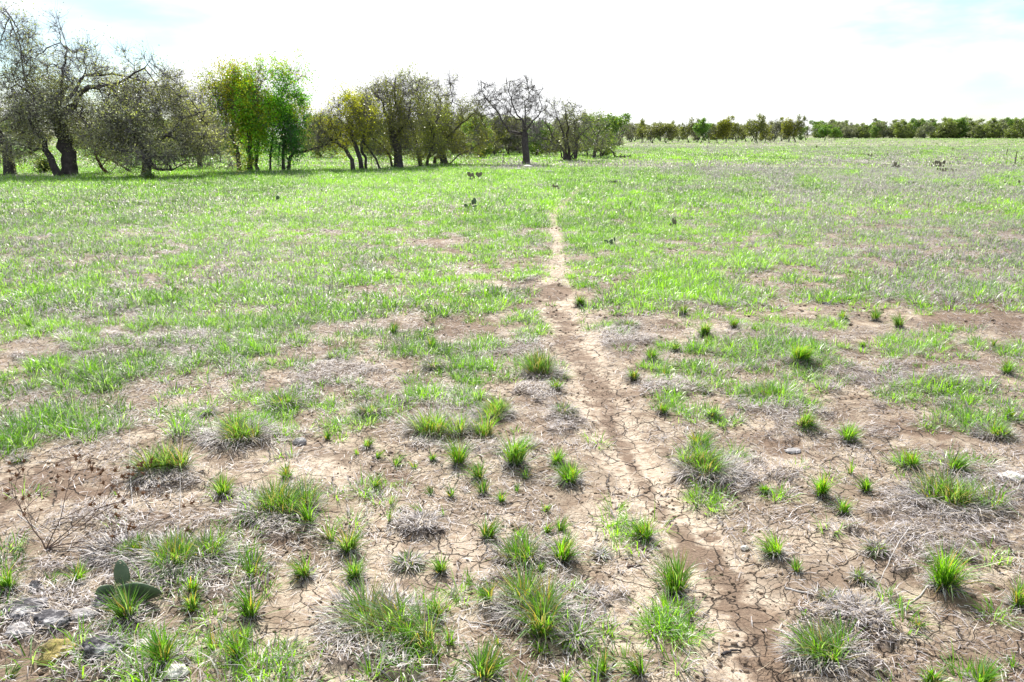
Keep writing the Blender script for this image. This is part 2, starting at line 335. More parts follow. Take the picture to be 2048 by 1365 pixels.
# ------------------------------------------------------------------ ground sheet
def build_ground():
    nu, nv = 900, 760
    t = np.linspace(0, 1, nv)
    d = 1.35 * (1 / (1 - t * 0.9995)) ** 1.0
    d = np.concatenate([1.35 * (1.6 / 1.6) * np.exp(np.linspace(0, math.log(60 / 1.35), nv - 40)), 60 * np.exp(np.linspace(0.03, math.log(3500 / 60), 40))])
    th = np.linspace(-R(44), R(44), nu)
    D, T = np.meshgrid(d, th, indexing='ij')
    X = D * np.tan(T); Y = D.copy()
    Z = ground_z(X, Y)
    V = np.stack([X, Y, Z], -1).reshape(-1, 3)
    ii = np.arange((nv - 1) * nu).reshape(nv - 1, nu)[:, :-1].ravel()
    Q = np.stack([ii, ii + 1, ii + nu + 1, ii + nu], -1)
    # skirt round the detailed part so the sheet closes on every side
    k = len(V)
    far = 3500 * math.tan(R(44))
    V2 = np.array([[-far, -300, -0.02], [far, -300, -0.02]])
    V = np.concatenate([V, V2])
    first = np.arange(nu)
    tris = [[k, k + 1, nu - 1], [k, nu - 1, 0]]
    col0 = np.arange(nv) * nu; col1 = col0 + nu - 1
    tris += [[k, col0[i], col0[i + 1]] for i in range(nv - 1)] + [[k + 1, col1[i + 1], col1[i]] for i in range(nv - 1)]
    tris += []
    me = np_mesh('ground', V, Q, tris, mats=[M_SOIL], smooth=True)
    px, py = proj(X.ravel(), Y.ravel())
    g = green_cover(px, py); pm = path_mask(px, py)
    dist = D.ravel()
    veg = np.where(dist > 14, g + sstep(14, 40, dist) * 0.35, g * 0.8) * (1 - pm)
    dm = damp_corner_mask(px, py); tm = thatch_mask(px, py)
    lay = np.zeros((len(V), 4), np.float32); lay[:, 3] = 1
    n = len(dm); lay[:n, 0] = dm; lay[:n, 1] = np.clip(veg, 0, 1); lay[:n, 2] = tm * (1 - pm); lay[n:, 1] = 0.4
    ca = me.color_attributes.new('Lay', 'FLOAT_COLOR', 'POINT'); ca.data.foreach_set('color', lay.ravel())
    pa = np.zeros(len(V), np.float32); pa[:n] = np.maximum(pm, ell(px, py, BARE)); at_ = me.attributes.new('Path', 'FLOAT', 'POINT'); at_.data.foreach_set('value', pa)
    o = mesh_obj('ground', me); tag(o, kind='structure')
build_ground()

# ------------------------------------------------------------------ grass blades in numpy
def blades(base, az, lean, length, width, c_base, c_tip, curl=0.5, face=None):
    """base (n,3), az heading, lean start angle from vertical, curl extra lean at the tip"""
    n = len(base)
    h = np.stack([np.cos(az), np.sin(az)], -1)
    l1, l2 = lean, lean + curl
    L1 = length * 0.5; L2 = length * 0.5
    p0 = base
    p1 = p0 + np.concatenate([h * (np.sin(l1) * L1)[:, None], (np.cos(l1) * L1)[:, None]], 1)
    p2 = p1 + np.concatenate([h * (np.sin(l2) * L2)[:, None], (np.cos(l2) * L2)[:, None]], 1)
    fa = az + np.pi / 2 + (rng.normal(0, 0.5, n) if face is None else face)
    s = np.stack([np.cos(fa), np.sin(fa), rng.normal(0, 0.15, n)], -1) * (width * 0.5)[:, None]
    V = np.stack([p0 - s, p0 + s, p1 - s * 0.8, p1 + s * 0.8, p2], 1).reshape(-1, 3)
    k = np.arange(n)[:, None] * 5
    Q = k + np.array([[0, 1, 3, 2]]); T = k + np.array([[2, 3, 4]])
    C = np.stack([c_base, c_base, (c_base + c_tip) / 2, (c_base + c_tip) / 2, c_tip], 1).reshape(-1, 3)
    return V, Q, T, C
def join(parts):
    Vs, Qs, Ts, Cs = [], [], [], []; o = 0
    for V, Q, T, C in parts:
        Vs.append(V); Qs.append(Q + o); Ts.append(T + o); Cs.append(C); o += len(V)
    return np.concatenate(Vs), np.concatenate(Qs), np.concatenate(Ts), np.concatenate(Cs)
G_DARK = np.array([0.040, 0.115, 0.018]); G_MID = np.array([0.095, 0.26, 0.018]); G_LIGHT = np.array([0.20, 0.41, 0.030]); G_BLUE = np.array([0.27, 0.42, 0.24])
S_PALE = np.array([0.68, 0.635, 0.63]); S_GREY = np.array([0.20, 0.175, 0.18]); S_TAN = np.array([0.42, 0.34, 0.24])
def lerp(a, b, t): return a + (b - a) * t[:, None]

def wedge_points(d0, d1, dens, half=R(37)):
    tw = math.tan(half)
    n = int(tw * (d1 * d1 - d0 * d0) * dens)
    y = np.sqrt(rng.random(n) * (d1 * d1 - d0 * d0) + d0 * d0)
    x = (rng.random(n) * 2 - 1) * y * tw
    return x, y

def expand(x, y, nb, r):
    n = len(x); bx = np.repeat(x, nb); by = np.repeat(y, nb); rr = np.repeat(r, nb)
    a = rng.random(n * nb) * 2 * np.pi; q = np.sqrt(rng.random(n * nb)) * rr
    return bx + np.cos(a) * q, by + np.sin(a) * q, a

def field_grass():
    green, straw = [], []
    #        d0   d1   dens nb  r     len   width
    rings = [(1.5, 7, 300, 26, .045, .095, .0040), (7, 16, 140, 24, .075, .10, .0066), (16, 40, 38, 20, .15, .12, .0115), (40, 110, 4.0, 18, .45, .15, .030), (110, 330, .16, 12, 1.5, .22, .075)]
    for d0, d1, dens, nb, r, ln, w in rings:
        x, y = wedge_points(d0, d1, dens)
        px, py = proj(x, y)
        cov = green_cover(px, py); pm = path_mask(px, py); dm = damp_corner_mask(px, py)
        # patchiness: two scales of clumping
        f = 0.55 * fbm(x * 1.9 + 4, y * 1.9 + 7, 3) + 0.45 * fbm(x * 5.5 + 31, y * 5.5 + 2, 2)
        f = 0.75 * f + 0.25 * vnoise(x * 9 + 5, y * 9 + 5)
        f = (f - 0.5) * (3.4 + 1.2 * sstep(6, 9, y) - 1.2 * sstep(30, 60, y)) + 0.5
        far = sstep(14, 45, y)
        ok = (f < cov * (1.25 + 0.2 * far) + 0.02) & (rng.random(len(x)) > pm * 0.97)
        ok &= rng.random(len(x)) > dm * 0.7
        x, y, px, py, cov = x[ok], y[ok], px[ok], py[ok], cov[ok]
        depth = np.clip((cov - f[ok]) * 1.3 + .2, 0.25, 1.0)
        n = len(x); rr = r * (0.6 + 0.8 * rng.random(n))
        bx, by, a = expand(x, y, nb, rr)
        z = ground_z(bx, by)
        m = len(bx)
        hf = np.repeat((0.65 + 0.7 * rng.random(n)) * (0.6 + 0.4 * depth), nb)
        lush = np.repeat(np.maximum(ell(px, py, LUSH), .75 * ell(px, py, PATCHES)), nb)
        dry = np.clip(np.repeat(ell(px, py, DRY) + 0.16 * (fbm(x * 0.9 + 50, y * 0.9, 3) - 0.30) * 2 + 0.5 * (fbm(x * 0.28 + 11, y * 0.16 + 3, 3) - 0.5), nb), 0, 0.95) * (1 - 0.8 * lush) + 0.05
        dry = np.clip(dry + np.repeat((rng.random(n) < .16) * .55, nb), 0, .95)
        L = ln * hf * (0.55 + 0.9 * rng.random(m)) * (1 + 0.3 * lush)
        cl = np.repeat(rng.normal(0, 0.2, n) + (depth - .6) * .5 + (fbm(x * 1.1, y * 1.1 + 80, 3) - 0.5) * 1.8 + (fbm(x * .22 + 7, y * .12 + 80, 3) - 0.5) * 1.6 + 0.44, nb) + rng.normal(0, 0.18, m)
        c = lerp(G_DARK[None], G_MID[None], np.clip(cl * 2, 0, 1)); c = c + (G_LIGHT - G_MID) * np.clip(cl * 2 - 1, 0, 1)[:, None]
        gb = rng.random(m) < 0.22; c[gb] = G_BLUE
        pale = rng.random(m) < dry
        cs = lerp(S_GREY[None], S_PALE[None], rng.random(m))
        base = np.stack([bx, by, z - 0.004], -1)
        lean = np.abs(rng.normal(0.75, 0.42, m)) + 0.05
        W = w * (0.7 + 0.6 * rng.random(m))
        curl = 0.3 + 0.6 * rng.random(m)
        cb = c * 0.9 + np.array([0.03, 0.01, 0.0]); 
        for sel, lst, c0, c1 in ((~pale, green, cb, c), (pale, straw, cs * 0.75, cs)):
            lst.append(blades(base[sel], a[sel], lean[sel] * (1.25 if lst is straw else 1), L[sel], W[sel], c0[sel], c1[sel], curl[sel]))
    # dead grass lying flat on the soil and in mats
    for d0, d1, dens, ln, w in ((1.5, 7, 11000, .045, .0030), (7, 16, 3000, .07, .0052), (16, 34, 420, .11, .010)):
        x, y = wedge_points(d0, d1, dens)
        px, py = proj(x, y)
        tm = thatch_mask(px, py); cov = green_cover(px, py); pm = path_mask(px, py); dm = damp_corner_mask(px, py)
        f = 0.6 * fbm(x * 3.1 + 14, y * 3.1 + 57, 3) + 0.4 * fbm(x * 11 + 3, y * 11 + 21, 2)
        p = np.clip(sstep(0.36, 0.66, f + tm * 0.30 + cov * 0.14), 0.12, 1) * (0.24 + 0.60 * np.maximum(tm, cov * 0.6)) * (1 - 0.8 * pm) * (1 - 0.6 * dm)
        ok = rng.random(len(x)) < p * 1.25
        x, y, tm = x[ok], y[ok], tm[ok]; n = len(x)
        # strands of one mat share a heading
        a = (fbm(x * 2.2, y * 2.2 + 33, 2) - 0.5) * 14 + rng.normal(0, 0.9, n)
        z = ground_z(x, y) + rng.random(n) * (0.008 + 0.022 * tm)
        t = rng.random(n); c = lerp(S_GREY[None], S_PALE[None], t); tan = rng.random(n) < 0.3; c[tan] = S_TAN * (0.6 + 0.5 * rng.random((tan.sum(), 1)))
        lean = np.clip(rng.normal(1.42, 0.18, n), 0.7, 1.6); curl = rng.normal(0.15, 0.25, n)
        L = ln * (0.4 + 1.2 * rng.random(n) ** 1.5); W = w * (0.5 + 0.8 * rng.random(n))
        straw.append(blades(np.stack([x, y, z + 0.003], -1), a, lean, L, W, c, c * 0.95, curl))
    # thin upright seed stalks over the pasture
    x, y = wedge_points(5, 34, 7)
    px, py = proj(x, y); ok = rng.random(len(x)) < (0.25 + ell(px, py, DRY)) * green_cover(px, py)
    x, y = x[ok], y[ok]; n = len(x)
    c = lerp(S_PALE[None], np.array([[0.62, 0.6, 0.55]]), rng.random(n))
    straw.append(blades(np.stack([x, y, ground_z(x, y)], -1), rng.random(n) * 6.28, np.abs(rng.normal(0.2, 0.25, n)), .14 + .16 * rng.random(n), 0.0022 + 0.00022 * y, c, c, np.full(n, 0.3)))
    V, Q, T, C = join(green)
    o = mesh_obj('grass', np_mesh('grass', V, Q, T, C, [M_GRASS])); tag(o, 'short bright green pasture grass growing in patches over the field', 'grass', kind='stuff')
    V, Q, T, C = join(straw)
    o = mesh_obj('dead_grass', np_mesh('dead_grass', V, Q, T, C, [M_STRAW])); tag(o, 'grey dead grass blades and straw lying over the soil', 'dead grass', kind='stuff')
    print('field blades', len(V) // 5)
field_grass()

# small crumbs of soil
def clods():
    bv = np.array([(1,0,0),(-1,0,0),(0,1,0),(0,-1,0),(0,0,1),(0,0,-1)], float)
    bt = np.array([(0,2,4),(2,1,4),(1,3,4),(3,0,4),(2,0,5),(1,2,5),(3,1,5),(0,3,5)])
    Vs, Ts = [], []; off = 0
    for d0, d1, dens, s in ((1.5, 6, 900, .0034), (6, 15, 160, .007)):
        x, y = wedge_points(d0, d1, dens)
        f = fbm(x * 2.7 + 70, y * 2.7, 3); ok = rng.random(len(x)) < sstep(0.42, 0.62, f)
        x, y = x[ok], y[ok]; n = len(x)
        sz = s * (0.4 + rng.random(n) ** 4 * 3.0)
        V = bv[None] * (0.6 + 0.7 * rng.random((n, 6, 1))) * sz[:, None, None] * np.array([1, 1, 0.7]) + rng.normal(0, 0.15, (n, 6, 3)) * sz[:, None, None]
        ang = rng.random(n) * 6.28; ca, sa = np.cos(ang)[:, None], np.sin(ang)[:, None]
        X = V[..., 0] * ca - V[..., 1] * sa; Y = V[..., 0] * sa + V[..., 1] * ca
        V = np.stack([X + x[:, None], Y + y[:, None], V[..., 2] + (ground_z(x, y) + sz * 0.3)[:, None]], -1).reshape(-1, 3)
        Vs.append(V); Ts.append((bt[None] + np.arange(n)[:, None, None] * 6).reshape(-1, 3) + off); off += len(V)
    o = mesh_obj('soil_clods', np_mesh('soil_clods', np.concatenate(Vs), None, np.concatenate(Ts), mats=[M_CLOD]))
    tag(o, 'small brown crumbs of dry soil scattered over the cracked mud', 'soil crumbs', kind='stuff')
clods()
# ------------------------------------------------------------------ single grass tufts
def px_size(px, py):
    x, y = gxy(px, py); fw = y * CP + CAM_H * SP
    return x, y, fw / F               # metres per photograph pixel there
def tuft(px, py, w, h, kind, label):
    x, y, s = px_size(px, py)
    W, H = w * s * .95, h * s * {'up': .92, 'flat': .62, 'mix': .80, 'dry': .8, 'thin': 1.0}[kind]
    wind = rng.normal(0, .16, 2); yel = rng.random()
    y += W * 0.22 if kind in ('mix', 'flat', 'dry') else W * 0.08
    z = gz(x, y)
    cat = 'grass tuft'
    root = empty('grass_tuft' if kind != 'dry' else 'dead_grass_tuft', (x, y, z - 0.004), label, cat if kind != 'dry' else 'dead grass tuft', 'grass tufts standing on the cracked soil' if kind != 'dry' else 'dead grey tufts on the cracked soil')
    dens = {'up': 1.0, 'flat': 0.95, 'mix': 1.9, 'dry': 0.0, 'thin': 0.45}[kind]
    n = int(max(10, min(650, dens * 1600 * W ** 1.15 * (0.5 + H * 4))))
    crown = W * {'up': .19, 'flat': .24, 'mix': .40, 'dry': .4, 'thin': .2}[kind]
    if dens:
        if kind == 'mix':             # several hearts grown together
            k = max(3, int(W / 0.07)); hx = rng.normal(0, W * .22, k); hy = rng.normal(0, W * .15, k)
            i = rng.integers(0, k, n); r = W * .10 * np.sqrt(rng.random(n)); a = rng.random(n) * 6.28
            bx = hx[i] + np.cos(a) * r; by = hy[i] + np.sin(a) * r
        else:
            a = rng.random(n) * 6.28; r = crown * np.sqrt(rng.random(n)) * (0.6 if kind == 'up' else .7); bx = np.cos(a) * r; by = np.sin(a) * r * .8
        rel = r / max(crown, 1e-3)
        lean0 = {'up': .12, 'flat': .55, 'mix': .38, 'thin': .18}[kind]; sp = {'up': .55, 'flat': .8, 'mix': .55, 'thin': .5}[kind]
        lean = np.abs(lean0 + sp * rel * 0.8 * rng.random(n) + rng.normal(0, .29, n)); stray = rng.random(n) < .10; lean[stray] += .6 * rng.random(stray.sum())
        az = a + rng.normal(0, .65, n)
        hx_ = np.cos(az) * lean + wind[0]; hy_ = np.sin(az) * lean + wind[1]; az = np.arctan2(hy_, hx_); lean = np.hypot(hx_, hy_)
        L = H * (0.30 + 0.85 * rng.random(n) ** 0.8) * np.where(lean > .7, 1.15, 1.0)
        if kind in ('flat', 'mix'): L = np.maximum(L, W * 0.28 * (0.6 + .6 * rng.random(n)))
        tone = rng.normal(0.45, .34) * .5 + .30 + rng.normal(0, .26, n)
        c = lerp(G_DARK[None], G_MID[None], np.clip(tone * 2, 0, 1)) + (G_LIGHT - G_MID) * np.clip(tone * 2 - 1, 0, 1)[:, None]
        gb = rng.random(n) < (.22 if kind in ('up', 'thin') else .38); c[gb] = G_BLUE * .85
        dd = rng.random(n) < (.07 if kind in ('up', 'thin') else .22); c[dd] = S_GREY * 1.2
        yl = rng.random(n) < 0.10; c[yl] = (0.34, 0.27, 0.10)
        wd = (0.0033 + 0.0016 * rng.random(n)) * max(1.0, y / 5.0) ** 0.7
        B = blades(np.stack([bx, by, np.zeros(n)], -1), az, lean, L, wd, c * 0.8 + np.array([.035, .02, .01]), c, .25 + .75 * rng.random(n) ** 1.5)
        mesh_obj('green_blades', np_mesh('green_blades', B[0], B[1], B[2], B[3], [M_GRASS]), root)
    m = int({'up': .8, 'flat': 1.3, 'mix': 1.2, 'dry': 0, 'thin': .35}[kind] * n) if kind != 'dry' else int(1800 * W + 40)
    a = rng.random(m) * 6.28; r = (crown * 1.05 + .004) * np.sqrt(rng.random(m)) * (1.1 if kind in ('mix', 'dry') else .7)
    if kind in ('mix', 'flat', 'dry'):
        a2 = a + rng.normal(0, .7, m)
    else: a2 = a + rng.normal(0, .4, m)
    lean = np.clip(rng.normal(1.28 if kind != 'dry' else 1.1, .24, m), .2, 1.5); curl = rng.normal(.35, .35, m)
    L = (W * .35 + .01) * (0.35 + 0.8 * rng.random(m)) * (1.0 if kind != 'dry' else .8)
    c = lerp(S_GREY[None] * .7, S_PALE[None] * 1.02, rng.random(m)); tn = rng.random(m) < .22; c[tn] = S_TAN * .8
    wd = (0.0033 + 0.0016 * rng.random(m)) * max(1.0, y / 5.0) ** 0.7
    zz = rng.random(m) * min(.03, .18 * W)
    ys = .75
    B = blades(np.stack([np.cos(a) * r, np.sin(a) * r * ys, zz], -1), a2, lean, L, wd, c * .65, c, curl)
    if m: mesh_obj('dead_blades', np_mesh('dead_blades', B[0], B[1], B[2], B[3], [M_STRAW]), root)
    return root

TUFTS = [
 # lower left corner
 (15,1190,64,78,'up','bright green grass tuft cut off by the left edge, just above the dark slab stones'),
 (156,1172,56,58,'up','upright green tuft above the round dark stone, left of the cactus pads'),
 (103,1172,42,36,'thin','thin reddish green tuft close to the round dark stone'),
 (252,1256,92,92,'up','bright green tuft growing directly in front of the dark cactus pads'),
 (245,1294,24,34,'thin','tiny green sprig just below the tuft in front of the cactus pads'),
 (325,1345,104,98,'up','large bright tuft with white root mat to the right of the yellow lichen stone'),
 (427,1300,36,50,'thin','narrow thin tuft right of the stone beside the yellow lichen stone'),
 (474,1324,84,80,'up','spreading green tuft at bottom left, two tufts right of the yellow lichen stone'),
 (384,1226,56,64,'up','green tuft rising right of the cactus pads under the long-bladed patch'),
 (500,1240,74,92,'up','tall dark green tuft with long outward blades left of the longest branching crack'),
 (345,1148,190,82,'mix','long-bladed green patch of grass above and right of the cactus pads'),
 (235,1120,150,50,'mix','tangled dark green patch at the foot of the dried brown weed'),
 (445,996,66,58,'up','yellowish tuft with dark roots left of the large clump beside it'),
 (446,1096,26,62,'thin','slender upright wisp of grass above the long-bladed patch'),
 (503,1158,46,68,'thin','sparse upright tuft under the large thatch-bottomed clump'),
 (385,1194,60,76,'thin','loose tuft with long arching blades at the right end of the long-bladed patch'),
 (14,1362,46,56,'thin','reddish stemmed tuft in the bottom left corner of the photo'),
 (232,992,18,18,'thin','very small green sprout alone on bare mud behind the brown weed'),
 (30,930,60,30,'flat','low grey green tuft at the left edge under the thick green band'),
 # lower middle
 (548,1040,160,98,'mix','large pale-tipped clump with dark thatch beneath, left of centre foreground'),
 (572,960,40,44,'up','compact green tuft behind the large pale-tipped clump'),
 (617,1052,34,96,'up','tall narrow tuft at the right end of the large pale-tipped clump'),
 (695,1108,86,72,'up','dense tuft with grey-white outer blades where two cracks meet'),
 (662,1082,36,76,'thin','tall dark tuft leaning against the dense grey-white edged tuft'),
 (708,1162,80,62,'up','fan-shaped green tuft just in front of the dense grey-white edged tuft'),
 (607,1160,84,66,'up','spiky olive tuft at the head of the longest branching crack'),
 (488,1290,40,60,'up','green tuft between the tall dark tuft and the bottom left spreading tuft'),
 (812,1146,118,58,'flat','low wide spreading tuft with white roots in lower middle'),
 (882,1150,56,54,'up','small tuft at the right tip of the low wide spreading tuft'),
 (750,977,26,50,'up','small bright upright tuft above a black crumbly hollow'),
 (779,1048,18,46,'thin','thin single upright sprig on cracked mud left of the grey dead tuft'),
 (782,1008,20,34,'thin','thin sprig standing above another thin sprig on cracked mud'),
 (840,1027,30,34,'thin','small open tuft just above the grey dead tuft in lower middle'),
 (862,991,24,28,'up','leftmost of a pair of small tufts on bare mud above the grey dead tuft'),
 (902,995,26,38,'up','rightmost of a pair of small tufts on bare mud above the grey dead tuft'),
 (885,1030,22,26,'thin','pale yellow sprout right of the small open tuft'),
 (966,990,46,46,'up','round tuft in a row under two tall tufts near the centre'),
 (975,1080,66,62,'up','yellow green tuft with curved blades right of the grey dead tuft'),
 (940,1172,28,44,'thin','slim dark sprig below and left of two clumps, at lower centre'),
 (978,1217,56,66,'up','upright green tuft left of the biggest lower-centre clump'),
 (874,1240,52,78,'up','dark upright tuft rising right behind the huge thatch-bottomed clump'),
 (916,1202,26,26,'thin','tiny green sprout growing from a black crumbly patch'),
 (742,1272,210,130,'mix','huge green clump with grey dead skirt in lower middle'),
 (815,1294,60,76,'up','bright upright tuft at the right end of the huge grey-skirted clump'),
 (868,1316,52,64,'thin','leafy green tuft left of a dark hollow, below the huge clump'),
 (902,1290,64,52,'thin','wispy grey green tuft above a dark hollow at lower centre'),
 (968,1368,130,96,'up','broad tall tuft on the bottom edge, just left of the photo centre'),
 (902,1360,40,46,'thin','short reddish tuft on the bottom edge left of the broad tall tuft'),
 (1140,970,96,60,'up','broad fan-shaped tuft on the left side of the path, near a grey straw heap'),
 (1051,958,30,30,'thin','small thin tuft under the tall dense tuft left of the path'),
 (1032,984,26,26,'thin','little dark tuft on bare mud between the row tuft and broad fan tuft'),
 (1003,1004,34,34,'up','little yellow green tuft right below the round row tuft'),
 (1040,1082,50,50,'up','green tuft beginning the cluster left of the bare cracked slab'),
 (1094,1064,32,36,'up','left one of two touching small tufts at the edge of the bare cracked slab'),
 (1120,1064,36,42,'up','right one of two touching small tufts at the edge of the bare cracked slab'),
 (1092,1022,56,26,'thin','sparse blue green wisps above the two touching small tufts'),
 (1127,1130,86,82,'up','dark green dense tuft left of the low isolated tuft at lower centre'),
 (1044,1130,110,72,'mix','pale mixed clump with straw left of the dark green dense tuft'),
 (1081,1146,30,40,'up','small bright tuft hanging below the pale mixed clump'),
 (1203,1120,66,40,'flat','low isolated tuft on the left bank of the cracked path'),
 (1290,1084,76,66,'up','isolated tuft with pale blades trailing right, in the middle of the path'),
 (1352,1188,104,104,'up','tall bright tuft with long trailing pale blades, beside the lower path'),
 (1385,1226,46,50,'thin','thin dark sprigs at the foot of the tall trailing tuft by the path'),
 (1066,1250,150,124,'mix','biggest bright clump at lower centre above white straw'),
 (1150,1300,130,72,'flat','straggling low clump under the grey-white straw heap at lower centre'),
 (1206,1350,60,66,'up','tuft at the bottom left of the path with straw around it'),
 (1281,1356,58,82,'up','dark upright tuft on the bottom edge right beside the path'),
 (1130,1375,50,66,'up','green tuft cut by the bottom edge just right of photo centre'),
 (997,1292,30,40,'thin','small tuft on dark damp soil above the broad tall bottom tuft'),
 (1082,1306,36,34,'thin','small loose tuft between biggest clump and bottom edge'),
 (1192,1190,46,26,'dry','small grey dead tuft standing alone on cracked mud at lower centre'),
 (1155,1246,90,52,'dry','white-grey dead tuft behind the straggling low clump'),
 (835,1066,88,34,'dry','grey dead tuft of fine twiggy straw among sprigs in lower middle'),
 # lower right
 (1552,1116,88,62,'up','brightest green round tuft right of the path in the foreground'),
 (1594,1146,44,38,'up','small tuft touching the brightest round tuft at its lower right'),
 (1644,994,64,66,'up','tall green tuft, left one of three close tufts on the right'),
 (1687,1028,56,48,'up','blue green tuft, lowest of three close tufts on the right'),
 (1734,984,50,46,'up','green tuft, right one of three close tufts on the right'),
 (1530,986,52,32,'up','small flat-topped tuft alone below the long green double clump'),
 (1760,1118,80,44,'flat','open reddish green tuft left of the big dark porcupine-like tuft'),
 (1893,1182,124,116,'up','big dark green porcupine-like tuft at lower right'),
 (1730,1172,84,48,'flat','loose low tuft with straw trailing right, above the grey dead heap'),
 (1664,1210,66,46,'flat','spiky low tuft above the grey dead heap at lower right'),
 (1925,1030,210,84,'mix','wide green clump over a mat of grey straw near the right edge'),
 (1867,1376,84,72,'up','upright tuft on the bottom edge under the damp mud patch'),
 (1965,1376,92,74,'up','rightmost big tuft on the bottom edge of the photo'),
 (1838,1256,60,32,'thin','few sparse blades between the grey dead heap and damp mud'),
 (1652,1330,150,100,'mix','mixed green and grey clump below the grey dead heap'),
 (1722,1256,124,50,'dry','pale grey dead grass heap at lower right'),
 (2040,1220,76,80,'up','dark blue green tuft cut off by the right edge'),
 (1487,1066,18,16,'thin','minute sprout above the white pebble on the path'),
 (1607,1238,22,30,'thin','faint thin sprout left of the spiky low tuft'),
 (2028,1334,34,34,'thin','small pale tuft near the bottom right corner'),
 # middle
 (787,668,32,32,'up','small bright tuft alone on bare soil, left one in upper middle'),
 (845,678,22,30,'up','small dark tuft just left and behind a lighter twin'),
 (862,696,28,34,'up','lighter small tuft just in front of a dark twin'),
 (1075,671,16,24,'thin','tiny sprout left of the path bend'),
 (1160,610,46,32,'up','bright tuft on the right verge at the narrow end of the bare path'),
 (1088,758,90,76,'mix','tall grey green clump with dark heart beside the path'),
 (1112,786,52,34,'up','bright green tuft in front of the tall grey green clump'),
 (866,742,84,42,'flat','flat bright tuft amid straw left of the tall grey green clump'),
 (655,884,24,34,'up','small tuft right of the rounded grey stone'),
 (734,898,42,34,'up','tuft at the top of a small chain of tufts, right of the rounded grey stone'),
 (714,910,20,20,'thin','very small tuft touching the top of the chain of tufts'),
 (754,918,26,30,'up','narrow tuft second in the chain right of the rounded grey stone'),
 (790,934,38,42,'thin','blue green wispy tuft right of the small chain of tufts'),
 (865,924,28,30,'up','small dark tuft left of two tall dense tufts'),
 (828,940,30,30,'thin','low thin tuft between the blue wispy tuft and small dark tuft'),
 (917,936,66,70,'up','tall dense tuft, left one of two before the large straw-bottomed clump'),
 (958,962,52,54,'up','leaning tuft in front of and between the two tall dense tufts'),
 (1030,936,82,92,'up','tallest dense tuft at photo centre, right one of the two'),
 (1115,932,60,44,'up','tuft directly behind the broad fan-shaped tuft by the path'),
 (1052,954,24,28,'thin','sprig at the lower right foot of the tallest dense tuft'),
 (876,872,150,88,'mix','large straw-bottomed clump behind the two tall dense tufts'),
 (735,836,110,52,'flat','bright flat clump left of the large straw-bottomed clump'),
 (1130,842,100,36,'flat','thin green tuft over a dark straw wheel beside the path'),
 (985,840,90,60,'mix','loose green clump adjoining the large straw-bottomed clump on its right'),
 (665,722,60,40,'flat','yellow green tuft amid straw, left of upper middle bare soil'),
 (560,822,130,54,'flat','wide bright clump of arching grass left of middle'),
 (470,892,140,68,'mix','arching clump with dark root mat left of the rounded grey stone'),
 (410,836,66,36,'flat','flat small tuft up and left of the arching clump with dark root mat'),
 (456,670,18,34,'thin','slim upright sprig left of the flat white stone'),
 (57,656,22,42,'thin','slim upright grass sprig near the left edge in middle distance'),
 (316,966,112,88,'mix','isolated pale tuft with dark stringy base at left'),
 (1366,632,36,30,'up','tuft farthest back of a line right of the path'),
 (1410,674,48,42,'up','dark tuft second in the line right of the path, with a twin below'),
 (1416,694,32,30,'up','smaller twin directly below the dark tuft right of the path'),
 (1467,660,40,26,'up','rounded tuft right of the dark tuft with a twin below'),
 (1508,664,28,18,'thin','small faint tuft far right of the rounded tuft in the line'),
 (1258,660,80,28,'flat','low grey green mat with straw at the right verge of the path'),
 (1303,722,48,38,'up','leaning dark tuft near the right verge of the middle path'),
 (1352,704,40,26,'up','small bright tuft up and right of the leaning dark tuft'),
 (1268,766,48,36,'up','tuft left above a root-like heap of dead straw beside the path'),
 (1332,758,36,28,'up','small tuft standing on the root-like heap of dead straw'),
 (1415,790,44,28,'flat','small light tuft behind the two tufts in the bare patch'),
 (1326,830,54,34,'up','left one of two low dense tufts in a row right of the path'),
 (1424,836,60,38,'up','right one of two low dense tufts in a row right of the path'),
 (1480,824,22,16,'thin','very small tuft right of the two low dense tufts'),
 (1612,862,88,56,'up','dense blue tipped tuft at right of middle, larger left of a pair'),
 (1698,886,70,50,'up','narrow tuft right of the dense blue tipped tuft'),
 (1602,730,96,56,'up','bushy light green tuft beside a long pale stalk'),
 (1400,908,100,64,'up','upper half of the long double clump right of the path'),
 (1428,968,150,80,'mix','lower half of the long double clump, with white dead skirt'),
 (1545,800,110,50,'mix','yellow green clump over a spread of grey roots, right of middle'),
 (1686,642,34,28,'up','dark tuft above a black soil crumb, left of three spaced tufts'),
 (1751,642,32,34,'up','middle of three spaced tufts at the far edge of bare soil'),
 (1800,656,34,40,'up','grey headed tuft, right of three spaced tufts'),
 (1726,694,26,22,'up','small yellow green tuft below the three spaced tufts'),
 (1988,694,20,26,'thin','thin bluish tuft right of the grey straw at far right'),
 (1701,948,24,42,'thin','thin bluish spike tuft above the three close tufts'),
 (2020,838,40,36,'up','dark twin-stemmed tuft near the right edge'),
 (1825,938,70,54,'up','green tuft left of a chain of tufts below damp soil at right'),
 (1912,954,84,56,'up','middle tuft of the chain below damp soil at right'),
 (2015,750,46,46,'up','tall tuft by the right edge in middle distance'),
 (1995,880,80,46,'mix','loose green clump above a pile of grey straw at right edge'),
 (1900,780,110,36,'flat','flat green arc of grass with bent grey stalks at right'),
]
for t in TUFTS: tuft(*t)
print('tufts', len(TUFTS))
